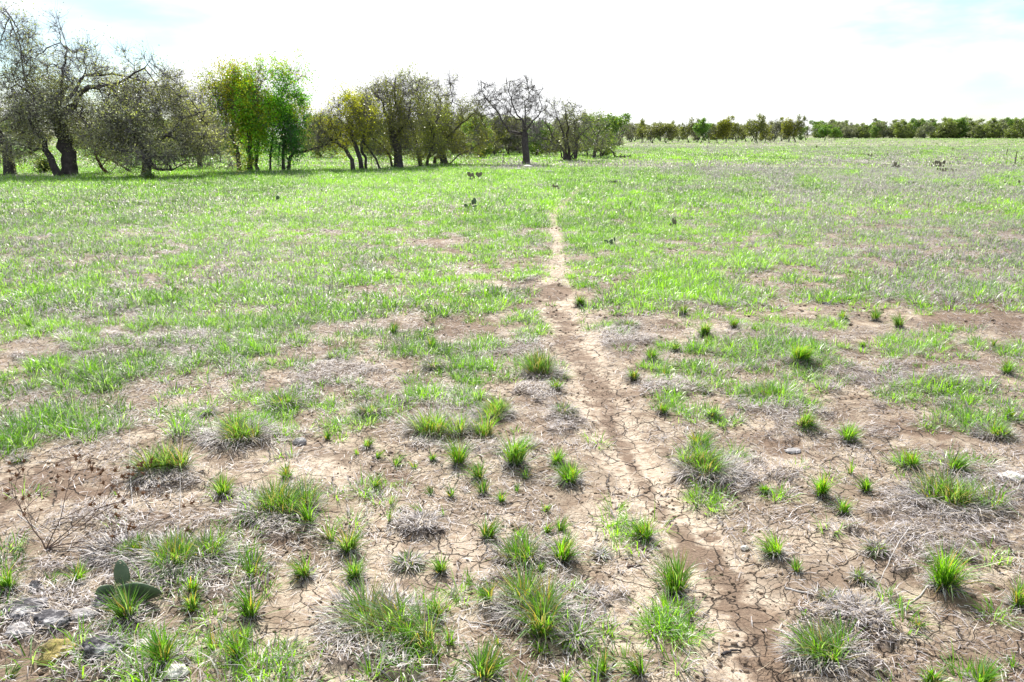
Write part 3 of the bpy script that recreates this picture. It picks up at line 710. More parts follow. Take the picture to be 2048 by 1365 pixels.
# ------------------------------------------------------------------ stones
def stone(px, py, w, h, m, name, label, seed, flat=0.55, cap=None, cat='stone', angular=0.0, group=None):
    x, y, s = px_size(px, py); W = w * s * .92; H = h * s * .8
    import bmesh
    bm = bmesh.new(); bmesh.ops.create_icosphere(bm, subdivisions=5, radius=0.5)
    rr = random.Random(seed); ox = rr.random() * 50
    cuts = [Vector((rr.uniform(-1, 1), rr.uniform(-1, 1), rr.uniform(-.2, 1))).normalized() for _ in range(9)] if angular else []
    for v in bm.verts:
        p = v.co.copy()
        for c in cuts:
            q = p.dot(c) - 0.5 * (1 - angular * 0.5)
            if q > 0: p -= c * q
        n = mnoise.fractal(p * 3 + Vector((ox, 3, 1)), 1.0, 2.0, 4)
        n2 = mnoise.fractal(p * 11 + Vector((ox, 3, 1)), 1.0, 2.0, 3)
        n3 = mnoise.fractal(p * 26 + Vector((ox, 3, 1)), 1.0, 2.0, 3); p *= 1 + 0.22 * n + 0.075 * n2 + 0.03 * n3
        v.co = Vector((p.x * W, p.y * W * 0.8, p.z * H))
    me = bpy.data.meshes.new(name); bm.to_mesh(me); bm.free()
    for p in me.polygons: p.use_smooth = True
    me.materials.append(m); o = mesh_obj(name, me)
    o.location = (x, y + W * .35, gz(x, y) + H * (0.5 - (1 - flat) * .5)); o.rotation_euler = (0, 0, rr.uniform(-.4, .4))
    return tag(o, label, cat, group)
stone(598, 893, 28, 20, M_ROCK, 'stone', 'rounded grey stone alone on cracked mud left of middle', 3, .6)
stone(500, 682, 30, 12, M_WROCK, 'stone', 'flat white stone at the edge of the grass, left of middle', 5, .6, angular=.3)
stone(408, 897, 24, 9, M_DROCK, 'stone', 'small flat dark stone left of the rounded grey stone', 6, .6)
stone(198, 1232, 38, 42, M_DROCK, 'stone', 'upright grey stone touching the left side of the cactus pads', 8, .8, angular=.5)
stone(68, 1190, 26, 24, M_DROCK, 'stone', 'round dark stone between two tufts at lower left', 9, .8)
stone(38, 1250, 100, 34, M_DROCK, 'stone', 'long dark slab stone at the left edge below the cactus pads', 10, .6, angular=.4)
stone(90, 1272, 84, 34, M_DROCK, 'stone', 'dark stone with crumbly white top above the yellow lichen stone', 11, .6, angular=.4)
stone(160, 1252, 60, 22, M_ROCK, 'stone', 'crumbled pale grey stone left of the bright tuft below the pads', 16, .5, angular=.3)
stone(102, 1332, 92, 46, M_YROCK, 'stone', 'yellow lichen covered stone in the lower left corner', 12, .55, angular=.6)
stone(192, 1330, 90, 46, M_DROCK, 'stone', 'rough grey stone with dark underside right of the yellow lichen stone', 13, .55, angular=.4)
stone(284, 1310, 44, 20, M_WROCK, 'stone', 'flat white stone left of the large bright tuft at lower left', 14, .5, angular=.3)
stone(345, 1368, 54, 26, M_WROCK, 'stone', 'white stone at the bottom edge beneath the large bright tuft', 15, .6, angular=.4)
stone(30, 1285, 60, 24, M_ROCK, 'stone', 'low grey stone at the left edge left of the yellow lichen stone', 18, .5, angular=.4)
stone(1491, 1100, 17, 13, M_WROCK, 'pebble', 'white pebble on the path left of the brightest round tuft', 17, .8, cat='pebble', angular=.5)
stone(2030, 975, 50, 22, M_WROCK, 'stone', 'pale crumbly stone by the right edge behind the wide green clump', 19, .6, angular=.2)
stone(1655, 610, 18, 7, M_DROCK, 'stone', 'small black flat stone where grass ends at right', 21, .8)
stone(1832, 1020, 24, 8, M_DROCK, 'stone', 'thin dark stone slab right of the tall green tuft trio', 22, .6)
stone(1590, 908, 34, 9, M_ROCK, 'stone', 'long thin mud-coloured stone right of the double clump', 23, .7)
stone(1056, 336, 22, 7, M_WROCK, 'stone', 'white stone in the grass in front of the bare oak', 24, .8)
stone(1036, 340, 14, 5, M_WROCK, 'stone', 'smaller white stone left of the one in front of the bare oak', 25, .8)
stone(1100, 345, 16, 5, M_ROCK, 'stone', 'grey stone in the grass right of the bare oak', 26, .8)

# ------------------------------------------------------------------ tubes for sticks and stems
def tube(pts, radii, K=5):
    """pts list of Vector, returns verts, quads"""
    V = []; Q = []
    P = [Vector(p) for p in pts]; n = len(P)
    t = (P[1] - P[0]).normalized(); u = t.orthogonal().normalized()
    for i in range(n):
        t = (P[min(i + 1, n - 1)] - P[max(i - 1, 0)]); t = t.normalized() if t.length > 1e-9 else Vector((0, 0, 1))
        u = (u - t * u.dot(t)); u = u.normalized() if u.length > 1e-6 else t.orthogonal().normalized()
        w = t.cross(u)
        for k in range(K):
            a = 2 * math.pi * k / K
            V.append(P[i] + (u * math.cos(a) + w * math.sin(a)) * radii[i])
    for i in range(n - 1):
        for k in range(K):
            k2 = (k + 1) % K; Q.append((i * K + k, i * K + k2, (i + 1) * K + k2, (i + 1) * K + k))
    return V, Q
class MB:
    def __init__(s): s.V = []; s.Q = []
    def tube(s, pts, radii, K=5):
        V, Q = tube(pts, radii, K); o = len(s.V); s.V += [tuple(v) for v in V]; s.Q += [tuple(i + o for i in q) for q in Q]
    def build(s, name, m, parent=None):
        me = np_mesh(name, np.array(s.V), np.array(s.Q), None, mats=[m], smooth=True); return mesh_obj(name, me, parent)
def stick(pts, r, m, label, cat='stick', lift=0.0, name='stick', forks=0):
    x0, y0 = gxy(*pts[0][:2]); P = []
    for p in pts:
        x, y = gxy(p[0], p[1]); h = p[2] if len(p) > 2 else 0
        P.append(Vector((x, y, gz(x, y) + r * .8 + h)))
    Q = []
    for a, b in zip(P[:-1], P[1:]):
        for k in range(4): Q.append(a.lerp(b, k / 4) + Vector((random.gauss(0, r * .6), random.gauss(0, r * .6), 0)) * (k > 0))
    Q.append(P[-1]); c = Q[0].copy()
    mb = MB(); mb.tube([q - c for q in Q], [r * (1 - .7 * i / len(Q)) for i in range(len(Q))])
    for f in range(forks):
        i = random.randrange(len(Q) // 3, len(Q) - 1); d = (Q[i + 1] - Q[i]).normalized(); d.rotate(Matrix.Rotation(random.choice((-1, 1)) * random.uniform(.4, .9), 3, 'Z'))
        L = (Q[-1] - Q[0]).length * random.uniform(.15, .35); mb.tube([Q[i] - c, Q[i] + d * L * .5 - c + Vector((0, 0, .004)), Q[i] + d * L - c], [r * .6, r * .4, r * .15], 4)
    o = mb.build(name, m); o.location = c; return tag(o, label, cat)
stick([(1569,736),(1600,727),(1630,735),(1655,752),(1672,768)], .0035, M_PALEW, 'long pale curved stalk lying under the bushy light green tuft', 'stalk', name='dry_stalk')
stick([(265,1012,0),(263,960,.05),(265,905,.12)], .0022, M_PALEW, 'thin white stalk standing up left of the isolated pale tuft', 'stalk', name='dry_stalk')
stick([(359,1036,0),(362,1000,.03),(364,978,.06)], .002, M_PALEW, 'short white stalk standing below the isolated pale tuft', 'stalk', name='dry_stalk')
stick([(35,1030),(75,1060),(110,1085)], .0022, M_PALEW, 'thin pale stalk lying left of the brown weed stem', 'stalk', name='dry_stalk')
stick([(115,1205),(150,1212),(172,1215)], .003, M_PALEW, 'short pale twig beside the upright grey stone', 'twig', name='twig')
stick([(1240,1250),(1205,1258),(1165,1266),(1140,1285)], .0045, M_PALEW, 'grey forked twig in the grey-white straw heap at lower centre', 'twig', name='twig', forks=3)
stick([(960,1252),(1010,1257),(1060,1265),(1110,1280)], .0032, M_PALEW, 'long pale reed lying under the biggest bright clump', 'stalk', name='dry_stalk')
stick([(918,1236),(940,1248),(965,1253),(992,1256)], .0028, M_PALEW, 'pale curved reed left of the biggest bright clump', 'stalk', name='dry_stalk')
stick([(1570,1178),(1605,1188),(1640,1200),(1665,1208)], .004, M_PALEW, 'pale stick pointing to the spiky low tuft from the left', 'stick', forks=1)
stick([(1890,1140),(1840,1195),(1800,1222),(1765,1236)], .0035, M_PALEW, 'long grey branching twig from the porcupine-like tuft to the grey heap', 'twig', name='twig', forks=3)
stick([(1820,1070,.02),(1790,1120,.05),(1765,1165,.04),(1745,1205,0)], .0025, M_PALEW, 'thin grey stalk leaning over the open reddish green tuft', 'stalk', name='dry_stalk')
stick([(1940,1040),(1985,1080),(2025,1110),(2048,1140)], .0032, M_PALEW, 'long straw stalk sloping down to the right edge', 'stalk', name='dry_stalk', forks=2)
stick([(1280,795),(1300,783),(1330,772),(1365,778)], .005, M_PALEW, 'thick grey root piece in the root-like heap beside the path', 'twig', name='twig', forks=4)
stick([(1725,1310),(1760,1290),(1800,1275),(1840,1278)], .0035, M_PALEW, 'grey forked twig right of the mixed green and grey clump', 'twig', name='twig', forks=3)
stick([(1255,1137),(1272,1133),(1295,1134)], .005, M_STEM, 'short curved brown stick on cracked mud beside the path', 'stick')
stick([(1445,1305),(1462,1292),(1482,1290)], .006, M_BARK, 'short black curved stick lying on the brown streak of the path', 'stick')
stick([(1250,925),(1262,928),(1275,930)], .003, M_STEM, 'little dark twig lying on the pale middle of the path', 'twig', name='twig', forks=1)
stick([(110,902),(150,890),(200,880)], .006, M_STEM, 'grey stick lying at the lower edge of the thick green band at left', 'stick', forks=1)
stick([(1435,672),(1500,690),(1560,700)], .004, M_PALEW, 'thin pale stick lying in litter behind the yellow green clump', 'stick')

# ------------------------------------------------------------------ dried weed with brown seed heads
def weed():
    x, y, s = px_size(92, 1100); root = empty('dried_weed', (x, y, gz(x, y)), 'dry brown branching weed with prickly seed heads at left', 'dead weed')
    rr = random.Random(5); mb = MB(); tips = []
    def grow(p, d, L, r, depth):
        pts = [p]; q = p.copy(); dd = d.copy()
        for i in range(4):
            dd = (dd + Vector((rr.gauss(0, .10), rr.gauss(0, .10), rr.gauss(0, .06)))).normalized(); q = q + dd * L / 4; pts.append(q.copy())
        mb.tube(pts, [r * (1 - .12 * i) for i in range(5)], 4)
        if depth == 0: tips.append((q, dd)); return
        for k in range(rr.choice((2, 3, 3))):
            nd = (dd + Vector((rr.gauss(0.05, .5), rr.gauss(0, .4), rr.gauss(0, .3)))).normalized(); grow(q, nd, L * rr.uniform(.5, .8), r * .62, depth - 1)
        if depth > 1 and rr.random() < .7:
            nd = (dd + Vector((rr.gauss(0, .6), rr.gauss(0, .5), .1))).normalized(); grow(pts[2], nd, L * .5, r * .5, depth - 2)
    for d, L in ((Vector((-.15, .1, 1)), .17), (Vector((.45, .1, .75)), .17), (Vector((.9, .05, .5)), .20), (Vector((.75, .25, .16)), .22), (Vector((1.0, -.1, .22)), .22), (Vector((.6, .3, .5)), .22)):
        grow(Vector((0, 0, 0)), d.normalized(), L, .0030, 3)
    mb.build('stem', M_STEM, root)
    rr.shuffle(tips)
    for p, d in tips[:85]:
        mbh = MB(); R0 = rr.uniform(.006, .0115)
        mbh.tube([-d * R0 * .3, d * R0 * .3, d * R0 * .9], [R0 * .35, R0 * .7, R0 * .2], 6)
        for k in range(9):
            e = Vector((rr.gauss(0, 1), rr.gauss(0, 1), rr.gauss(0, 1))).normalized(); e = (e + d * .8).normalized()
            mbh.tube([Vector((0, 0, 0)), e * R0 * 1.0, e * R0 * 1.9], [R0 * .18, R0 * .16, R0 * .02], 3)
        h = mbh.build('seed_head', M_SEED, root); h.location = p
weed()

# ------------------------------------------------------------------ prickly pears
def pad_mesh(w, h, t, m, seed):
    rr = random.Random(seed); V = []; Q = []; T = []
    NU, NV = 14, 8
    for j in range(NV + 1):
        v = j / NV; z = h * v
        ww = w * .5 * (math.sin(math.pi * min(1, (v * .93 + .05))) ** .62) * (0.8 + .35 * v)
        for i in range(NU):
            a = 2 * math.pi * i / NU; V.append((math.cos(a) * ww * (1 + rr.uniform(-.03, .03)), math.sin(a) * (t * .5) * (ww / (w * .5)) ** .7, z))
    for j in range(NV):
        for i in range(NU): i2 = (i + 1) % NU; Q.append((j * NU + i, j * NU + i2, (j + 1) * NU + i2, (j + 1) * NU + i))
    V.append((0, 0, h * 1.01)); V.append((0, 0, -.002)); k = len(V)
    for i in range(NU): i2 = (i + 1) % NU; T.append((NV * NU + i, NV * NU + i2, k - 2)); T.append((i2, i, k - 1))
    return np_mesh('pad', np.array(V), np.array(Q), np.array(T), mats=[m], smooth=True)
def cactus(px, py, w, h, n, m, label, seed, pads=None):
    x, y, s = px_size(px, py); W, H = w * s, h * s; W *= .85 if y > 4 else 1; rr = random.Random(seed)
    root = empty('prickly_pear', (x, y, gz(x, y) - .005), label, 'cactus', 'prickly pears in the grass')
    ph = min(max(H * .54, .07), .20); pw = ph * .66
    for i in range(n):
        if pads: ox, oy, oz, a, pw_, ph_, tilt = pads[i]
        else:
            u = (i + .5) / n - .5; ox = u * W * .62 + rr.gauss(0, W * .05); oy = rr.gauss(0, W * .15); lvl = rr.random() < .45 and n > 2
            oz = ph * rr.uniform(.5, .85) if lvl else rr.uniform(-.3, 0) * ph; a = rr.gauss(0, .7); pw_, ph_ = pw * rr.uniform(.75, 1.1), ph * rr.uniform(.75, 1.15); tilt = rr.gauss(0, .5)
        p = mesh_obj('pad', pad_mesh(pw_, ph_, max(.018, pw_ * .14), m, seed * 50 + i), root)
        p.location = (ox, oy, oz); p.rotation_euler = (rr.gauss(0, .2), tilt, a)
        if y < 4:                     # spines show on the near plant
            mb = MB()
            for k in range(46):
                v = rr.uniform(.15, 1.0); ang = rr.uniform(0, 6.28) if rr.random() < .5 else rr.choice((0, math.pi)) + rr.gauss(0, .1)
                ww = pw_ * .5 * (math.sin(math.pi * min(1, v * .93 + .05)) ** .62) * (.8 + .35 * v)
                q = Vector((math.cos(ang) * ww, math.sin(ang) * pw_ * .07, ph_ * v)); e = Vector((math.cos(ang), math.sin(ang) + rr.gauss(0, .4), rr.uniform(0, .9))).normalized()
                mb.tube([q, q + e * .013], [.0011, .0003], 3)
            mb.build('spines', M_SPINE, p)
cactus(262, 1206, 100, 70, 3, M_PAD, 'dark green cactus pads with spiny rims behind a bright tuft at lower left', 2,
       pads=[(.035, 0, 0.01, .15, .15, .105, .18), (-.055, .06, .0, -.4, .085, .12, -.15), (-.075, .02, 0, .5, .07, .075, -.5)])
CACT = [(942,416,38,22,4,M_PAD,'dark blue green prickly pear standing out in the grass left of the path top'),
 (553,404,30,16,4,M_PAD,'small prickly pear in the left meadow with one raised pad'),
 (948,361,46,18,9,M_PADD,'broad brown prickly pear clump in front of the middle oaks'),
 (936,378,14,7,2,M_PAD,'tiny dark prickly pear just below the broad brown clump'),
 (914,380,10,8,2,M_PADD,'tiny brown prickly pear left of a tiny dark one'),
 (1014,378,12,6,2,M_PADD,'tiny prickly pear on a sandy spot left of the path top'),
 (1112,381,22,12,5,M_PADD,'grey brown prickly pear just left of where the path vanishes'),
 (1134,378,8,6,2,M_PADD,'tiny prickly pear touching the left side of the vanishing path'),
 (667,384,9,10,2,M_PAD,'single-padded upright prickly pear in the left meadow'),
 (645,386,22,5,3,M_PADD,'low sprawling prickly pear beside the single-padded upright one'),
 (575,385,14,8,2,M_PADD,'grey prickly pear up and right of the small one with a raised pad'),
 (606,358,26,8,5,M_PADD,'grey prickly pear clump in shade edge under the green tree'),
 (378,384,28,8,4,M_PADD,'low grey prickly pear in left meadow under the spreading oak'),
 (1260,416,12,10,3,M_PADD,'yellow tinged little prickly pear right of the path'),
 (1347,456,20,24,3,M_PADD,'dark prickly pear with one tall oval pad right of the path'),
 (1222,490,30,10,4,M_PAD,'low green prickly pear hidden in grass right of the path'),
 (1269,490,10,10,2,M_PAD,'small blue grey prickly pear right of a low green one'),
 (1142,358,6,5,1,M_PADD,'speck-like dark prickly pear above the vanishing path'),
 (1070,358,10,5,2,M_PADD,'tiny prickly pear right of the stones before the bare oak'),
 (1790,336,26,15,8,M_PADD,'round grey prickly pear clump on the dark band in the right field'),
 (1877,334,44,14,12,M_PADD,'wide prickly pear clump on the dark band, right of the round grey one'),
 (1893,345,72,10,14,M_PADD,'long low prickly pear row in front of the wide clump'),
 (1742,315,12,9,4,M_PADD,'squat dark prickly pear in the far yellow field right of centre'),
 (2039,370,12,12,3,M_PADD,'dark prickly pear by the right edge, leaning'),
 (2012,371,22,7,4,M_PADD,'low brown prickly pear next to the leaning one at the right edge'),
 (1729,366,10,7,3,M_PADD,'small prickly pear among the pale dry grass at right'),
 (1820,371,30,5,5,M_PADD,'flat strung-out prickly pear among the pale dry grass'),
 (1632,382,12,6,3,M_PADD,'small brown prickly pear left among the pale dry grass'),
 (1537,331,8,6,2,M_PADD,'small prickly pear beside a pale spot on the dark band')]
for i, c in enumerate(CACT): cactus(*c[:4], max(2, int(c[4] * 1.3)), *c[5:], 100 + i)

# ------------------------------------------------------------------ low bushes of the far field
def bush(px, py, w, h, label, seed, col=(0.06, 0.065, 0.04), n=260, yellow=0.2):
    x, y, s = px_size(px, py); W, H = w * s, h * s; g = np.random.default_rng(seed)
    root = empty('low_shrub', (x, y, gz(x, y)), label, 'shrub', 'low shrubs dotted over the field')
    mb = MB(); rr = random.Random(seed)
    for k in range(9):
        a = rr.uniform(0, 6.28); e = Vector((math.cos(a) * W * .4, math.sin(a) * W * .4, H * rr.uniform(.5, .95)))
        mb.tube([Vector((0, 0, -.02)), e * .5 + Vector((0, 0, H * .1)), e], [H * .03, H * .02, H * .006], 4)
    mb.build('stems', M_BARK, root)
    leaf_cloud('foliage', root, np.stack([g.normal(0, W * .24, n), g.normal(0, W * .24, n), np.abs(g.normal(H * .45, H * .25, n))], -1), min(.09, H * .10) , g, np.array(col), yellow)
# ------------------------------------------------------------------ foliage
def leaf_cloud(name, parent, P, size, g, col, yellow=0.2, ycol=(0.22, 0.24, 0.03), var=0.35, aspect=0.55, droop=0.0):
    n = len(P)
    d = g.normal(0, 1, (n, 3)); d[:, 2] -= droop; d /= np.linalg.norm(d, axis=1)[:, None]
    e = g.normal(0, 1, (n, 3)); e -= (e * d).sum(1)[:, None] * d; e /= np.linalg.norm(e, axis=1)[:, None]
    L = (size * (0.6 + 0.8 * g.random(n)))[:, None]
    V = np.stack([P - d * L * .5, P + e * L * aspect * .5, P + d * L * .5, P - e * L * aspect * .5], 1).reshape(-1, 3)
    Q = np.arange(n)[:, None] * 4 + np.array([[0, 1, 2, 3]])
    ca = np.random.default_rng(77).random((9, 3))
    nz = fbm(P[:, 0] * 0.9 + P[:, 2] * 0.7 + 40, P[:, 1] * 0.9 - P[:, 2] * 0.8 + 40, 3)
    c = np.asarray(col)[None] * (1 + var * g.normal(0, 1, (n, 1)) * .6 + (nz[:, None] - .5) * 1.2)
    yl = g.random(n) < np.clip(yellow * 2 * sstep(.35, .65, nz) , 0, 1)
    c[yl] = np.asarray(ycol) * (0.6 + .7 * g.random((yl.sum(), 1)))
    c = np.clip(c, .012, .6)
    return mesh_obj(name, np_mesh(name, V, Q, None, np.repeat(c, 4, 0), [M_LEAF]), parent)

# ------------------------------------------------------------------ trees by space colonisation
def grow_tree(guides, ells, n_att, step, kill, infl, g, tropism=(0, 0, .05), max_nodes=5200, zmin=.3):
    pos = []; par = []
    for G in guides:                                 # (polyline, attach index or -1 for own root)
        pts = [Vector(p) for p in G]; prev = -1
        if pos:                                      # join to an existing node when the guide starts on one
            A = np.array(pos); dd = np.linalg.norm(A - np.array(pts[0]), axis=1); j = int(dd.argmin())
            if dd[j] < step * 1.2: prev = j
        for a, b in zip(pts[:-1], pts[1:]):
            k = max(1, int((b - a).length / step))
            for i in range(k):
                if prev >= 0 and i == 0 and (Vector(pos[prev]) - a).length < step * .9: continue
                q = a.lerp(b, i / k); q = q + Vector(g.normal(0, step * .17, 3)) * (len(pos) > 1)
                if prev >= 0: q = q + mnoise.noise_vector(q * .9 + Vector((len(G) * 3.1, 0, 0))) * .26 * min(1, max(0, (q.z - .6)))
                pos.append(tuple(q)); par.append(prev); prev = len(pos) - 1
        pos.append(tuple(pts[-1])); par.append(prev)
    A = []
    vols = np.array([e[3] * e[4] * e[5] for e in ells]) ** .72; vols /= vols.sum()
    for e, v in zip(ells, vols):
        k = int(n_att * v); u = g.normal(0, 1, (k, 3)); u /= np.linalg.norm(u, axis=1)[:, None]
        r = (g.random(k) ** .42)[:, None]; A.append(np.array(e[:3]) + u * r * np.array(e[3:6]))
    A = np.concatenate(A); A = A[A[:, 2] > zmin]
    gap = fbm(A[:, 0] / step * .22 + A[:, 1] / step * .1 + 60, A[:, 2] / step * .22 + A[:, 1] / step * .15 + 60, 2); A = A[gap > .40]
    P = np.array(pos)
    near = np.full(len(A), -1); nd = np.full(len(A), 1e9)
    for s0 in range(0, len(P), 400):
        D = np.linalg.norm(A[:, None] - P[None, s0:s0 + 400], axis=2); j = D.argmin(1); m = D[np.arange(len(A)), j]; u = m < nd; nd[u] = m[u]; near[u] = j[u] + s0
    alive = np.ones(len(A), bool); kids = {}
    for it in range(140):
        sel = alive & (nd < infl * (1 + it * .02))
        if not sel.any() or len(pos) > max_nodes:
            if alive.any() and len(pos) < max_nodes and it < 120: infl *= 1.25; 
            else: break
            continue
        idx = near[sel]; dirs = A[sel] - np.array(pos)[idx]; dirs /= np.linalg.norm(dirs, axis=1)[:, None] + 1e-9
        uq, inv = np.unique(idx, return_inverse=True); S = np.zeros((len(uq), 3)); np.add.at(S, inv, dirs)
        S += np.array(tropism) * 1.0; S /= np.linalg.norm(S, axis=1)[:, None] + 1e-9
        new = []
        for k, j in enumerate(uq):
            if kids.get(j, 0) >= 3: continue
            kids[j] = kids.get(j, 0) + 1
            q = np.array(pos[j]) + (S[k] + g.normal(0, .38, 3)) * step * .85
            new.append((q, j))
        if not new:
            alive[sel] = False; continue
        b = len(pos)
        for q, j in new: pos.append(tuple(q)); par.append(int(j))
        NP = np.array([q for q, _ in new]); D = np.linalg.norm(A[:, None] - NP[None], axis=2); j = D.argmin(1); m = D[np.arange(len(A)), j]
        u = m < nd; nd[u] = m[u]; near[u] = j[u] + b
        alive &= nd > kill
    return np.array(pos), np.array(par)

def tree_meshes(pos, par, r_base, r_tip, g, twig_n, twig_len, twig_r, leaves_per, leaf_spread, leaf_cut=3, kexp=None, base_flare=1.25):
    n = len(pos); cnt = np.zeros(n); ch = [[] for _ in range(n)]
    for i in range(n):
        if par[i] >= 0: ch[par[i]].append(i)
    order = []; stack = [i for i in range(n) if par[i] < 0]; roots = list(stack)
    while stack: i = stack.pop(); order.append(i); stack += ch[i]
    for i in reversed(order): cnt[i] = max(1, sum(cnt[c] for c in ch[i]))
    big = max(cnt[r] for r in roots); ex = math.log(max(r_base / r_tip, 1.5)) / math.log(max(big, 3))
    rad = r_tip * cnt ** ex
    hgt = max(pos[:, 2].max(), .1); rad = rad * (1 - .45 * sstep(.15, .75, pos[:, 2] / hgt) * (rad > r_tip * 3))
    V = []; Q = []
    done = set()
    starts = [(r, -1) for r in roots]
    while starts:
        s, p = starts.pop(); chain = [s]; 
        while ch[chain[-1]]:
            c = sorted(ch[chain[-1]], key=lambda k: -cnt[k]); 
            for o in c[1:]: starts.append((o, chain[-1]))
            chain.append(c[0])
        pts = ([Vector(pos[p])] if p >= 0 else []) + [Vector(pos[k]) for k in chain]
        rr = ([min(rad[chain[0]] * 1.15, rad[p])] if p >= 0 else []) + [rad[k] for k in chain]
        if p < 0:
            pts = [pts[0] - Vector((0, 0, .12))] + pts; rr = [rr[0] * base_flare * 1.08] + rr
            rr[1] *= base_flare
        if len(pts) < 2: continue
        K = 8 if rr[0] > .10 else 6 if rr[0] > .04 else 4 if rr[0] > .018 else 3
        v, q = tube(pts, rr, K); o = len(V); V += [tuple(a) for a in v]; Q += [tuple(i + o for i in b) for b in q]
    V = np.array(V); Q = np.array(Q); nbr = len(Q)
    tips = np.where(cnt <= leaf_cut)[0]
    tp = pos[tips]
    # fine twigs: slim three-sided spikes
    T = []
    if twig_n:
        m = len(tp) * twig_n; b = np.repeat(tp, twig_n, 0); d = g.normal(0, 1, (m, 3)); d[:, 2] += .25; d /= np.linalg.norm(d, axis=1)[:, None]
        pa = np.maximum(par[tips], 0); out = tp - pos[pa]; out /= np.linalg.norm(out, axis=1)[:, None] + 1e-6; d += np.repeat(out, twig_n, 0) * .7; d /= np.linalg.norm(d, axis=1)[:, None]
        L = twig_len * (0.4 + .9 * g.random(m))[:, None]; mid = b + d * L * .5 + g.normal(0, .08, (m, 3)) * L; end = b + d * L + g.normal(0, .2, (m, 3)) * L
        u = np.cross(d, g.normal(0, 1, (m, 3))); u /= np.linalg.norm(u, axis=1)[:, None] + 1e-9; w = np.cross(d, u)
        r = twig_r
        o = len(V); A = [b + u * r, b - u * r * .5 + w * r * .87, b - u * r * .5 - w * r * .87, mid + u * r * .6, mid - u * r * .3 + w * r * .5, mid - u * r * .3 - w * r * .5, end]
        TV = np.stack(A, 1).reshape(-1, 3); k = np.arange(m)[:, None] * 7 + o
        tq = np.concatenate([k + np.array([[0, 1, 4, 3]]), k + np.array([[1, 2, 5, 4]]), k + np.array([[2, 0, 3, 5]])]); Q = np.concatenate([Q, tq])
        T = np.concatenate([k + np.array([[3, 4, 6]]), k + np.array([[4, 5, 6]]), k + np.array([[5, 3, 6]])]); V = np.concatenate([V, TV])
        ends = np.concatenate([mid, end])
    else: ends = tp
    LP = None
    if leaves_per:
        src = ends[g.integers(0, len(ends), int(leaves_per * len(tp)))]; LP = src + g.normal(0, leaf_spread, src.shape)
    mi = np.concatenate([np.zeros(nbr, int), np.ones(len(Q) - nbr + (len(T) if len(T) else 0), int)])
    return V, Q, (T if len(T) else None), LP, mi

OAKG = 'oaks of the wood at the left'
def hero(px, py, label, crown, r_px, guides=(), n=600, step=.26, leaf=.105, lpt=14, col=(.10, .105, .055), yellow=.15, ycol=(.22, .24, .03), seed=1, depth=None, bark=None,
         twigs=9, twig_len=.62, twig_r=.0065, spread=.095, name='oak_tree', cat='oak tree', group=OAKG, tropism=(0, 0, .05), dz=.75, zmin=.25, kill=None, var=.35, droop=.0, aspect=.42, dens=1.0, bare=None):
    """px,py trunk foot; crown: ellipses (px,py,rx,ry[,depth shift]); guides: polylines in photograph pixels with a depth shift"""
    g = np.random.default_rng(seed); r_px *= .8; lpt = lpt * 3.1 * dens if lpt > 4 else lpt; leaf *= .78; col = tuple(c * 1.45 for c in col)
    x0, y0 = gxy(px, py)
    if depth: y0 = depth
    s = y0 * 1.0 / F / 1.0
    z0 = gz(x0, y0)
    def P(q):
        v = at(q[0], q[1], y0 + (q[2] if len(q) > 2 else 0)); return v - Vector((x0, y0, z0))
    G = []
    for gd in guides: G.append([P(q) for q in gd])
    if not guides:
        top = min(e[1] + e[3] * .5 for e in crown); G.append([P((px, py)), P(((px * 2 + crown[0][0]) / 3, py - (py - crown[0][1]) * .45))])
    for gg in G:
        if abs(gg[0].z) < .5: gg[0].z = min(gg[0].z, 0.0)
    E = []
    sc = y0 / (CP + 0.0) / F * 1.02
    for e in crown:
        c = P((e[0], e[1], e[4] if len(e) > 4 else 0)); rx, rz = e[2] * sc, e[3] * sc
        E.append((c.x, c.y, c.z, rx, min(rx, 3.2) * dz, rz))
    pos, par = grow_tree(G, E, n, step, kill or step * .9, step * 5, g, tropism, zmin=zmin)
    V, Q, T, LP, mi = tree_meshes(pos, par, r_px * sc, .009, g, twigs, twig_len, twig_r, lpt, spread)
    root = empty(name, (x0, y0, z0), label, cat, group)
    mesh_obj('trunk', np_mesh('trunk', V, Q, T, mats=[bark or M_BARK, M_TWIG], mat_idx=mi, smooth=True), root)
    if LP is not None:
        LP = LP[LP[:, 2] > .05]
        if bare: zb = P((px, bare)).z; LP = LP[g.random(len(LP)) > .72 * sstep(zb - .5, zb + .9, LP[:, 2])]
        cl = fbm(LP[:, 0] * 1.3 + 20, LP[:, 2] * 1.3 + LP[:, 1] * .8 + 20, 3); LP = LP[g.random(len(LP)) < sstep(.38, .56, cl) * 1.1 + .10]
        leaf_cloud('crown', root, LP, leaf, g, col, yellow, ycol, var, aspect, droop)
    return root

OLIVE = (.20, .20, .115); SAGE = (.22, .22, .19); YG = (.15, .18, .022)
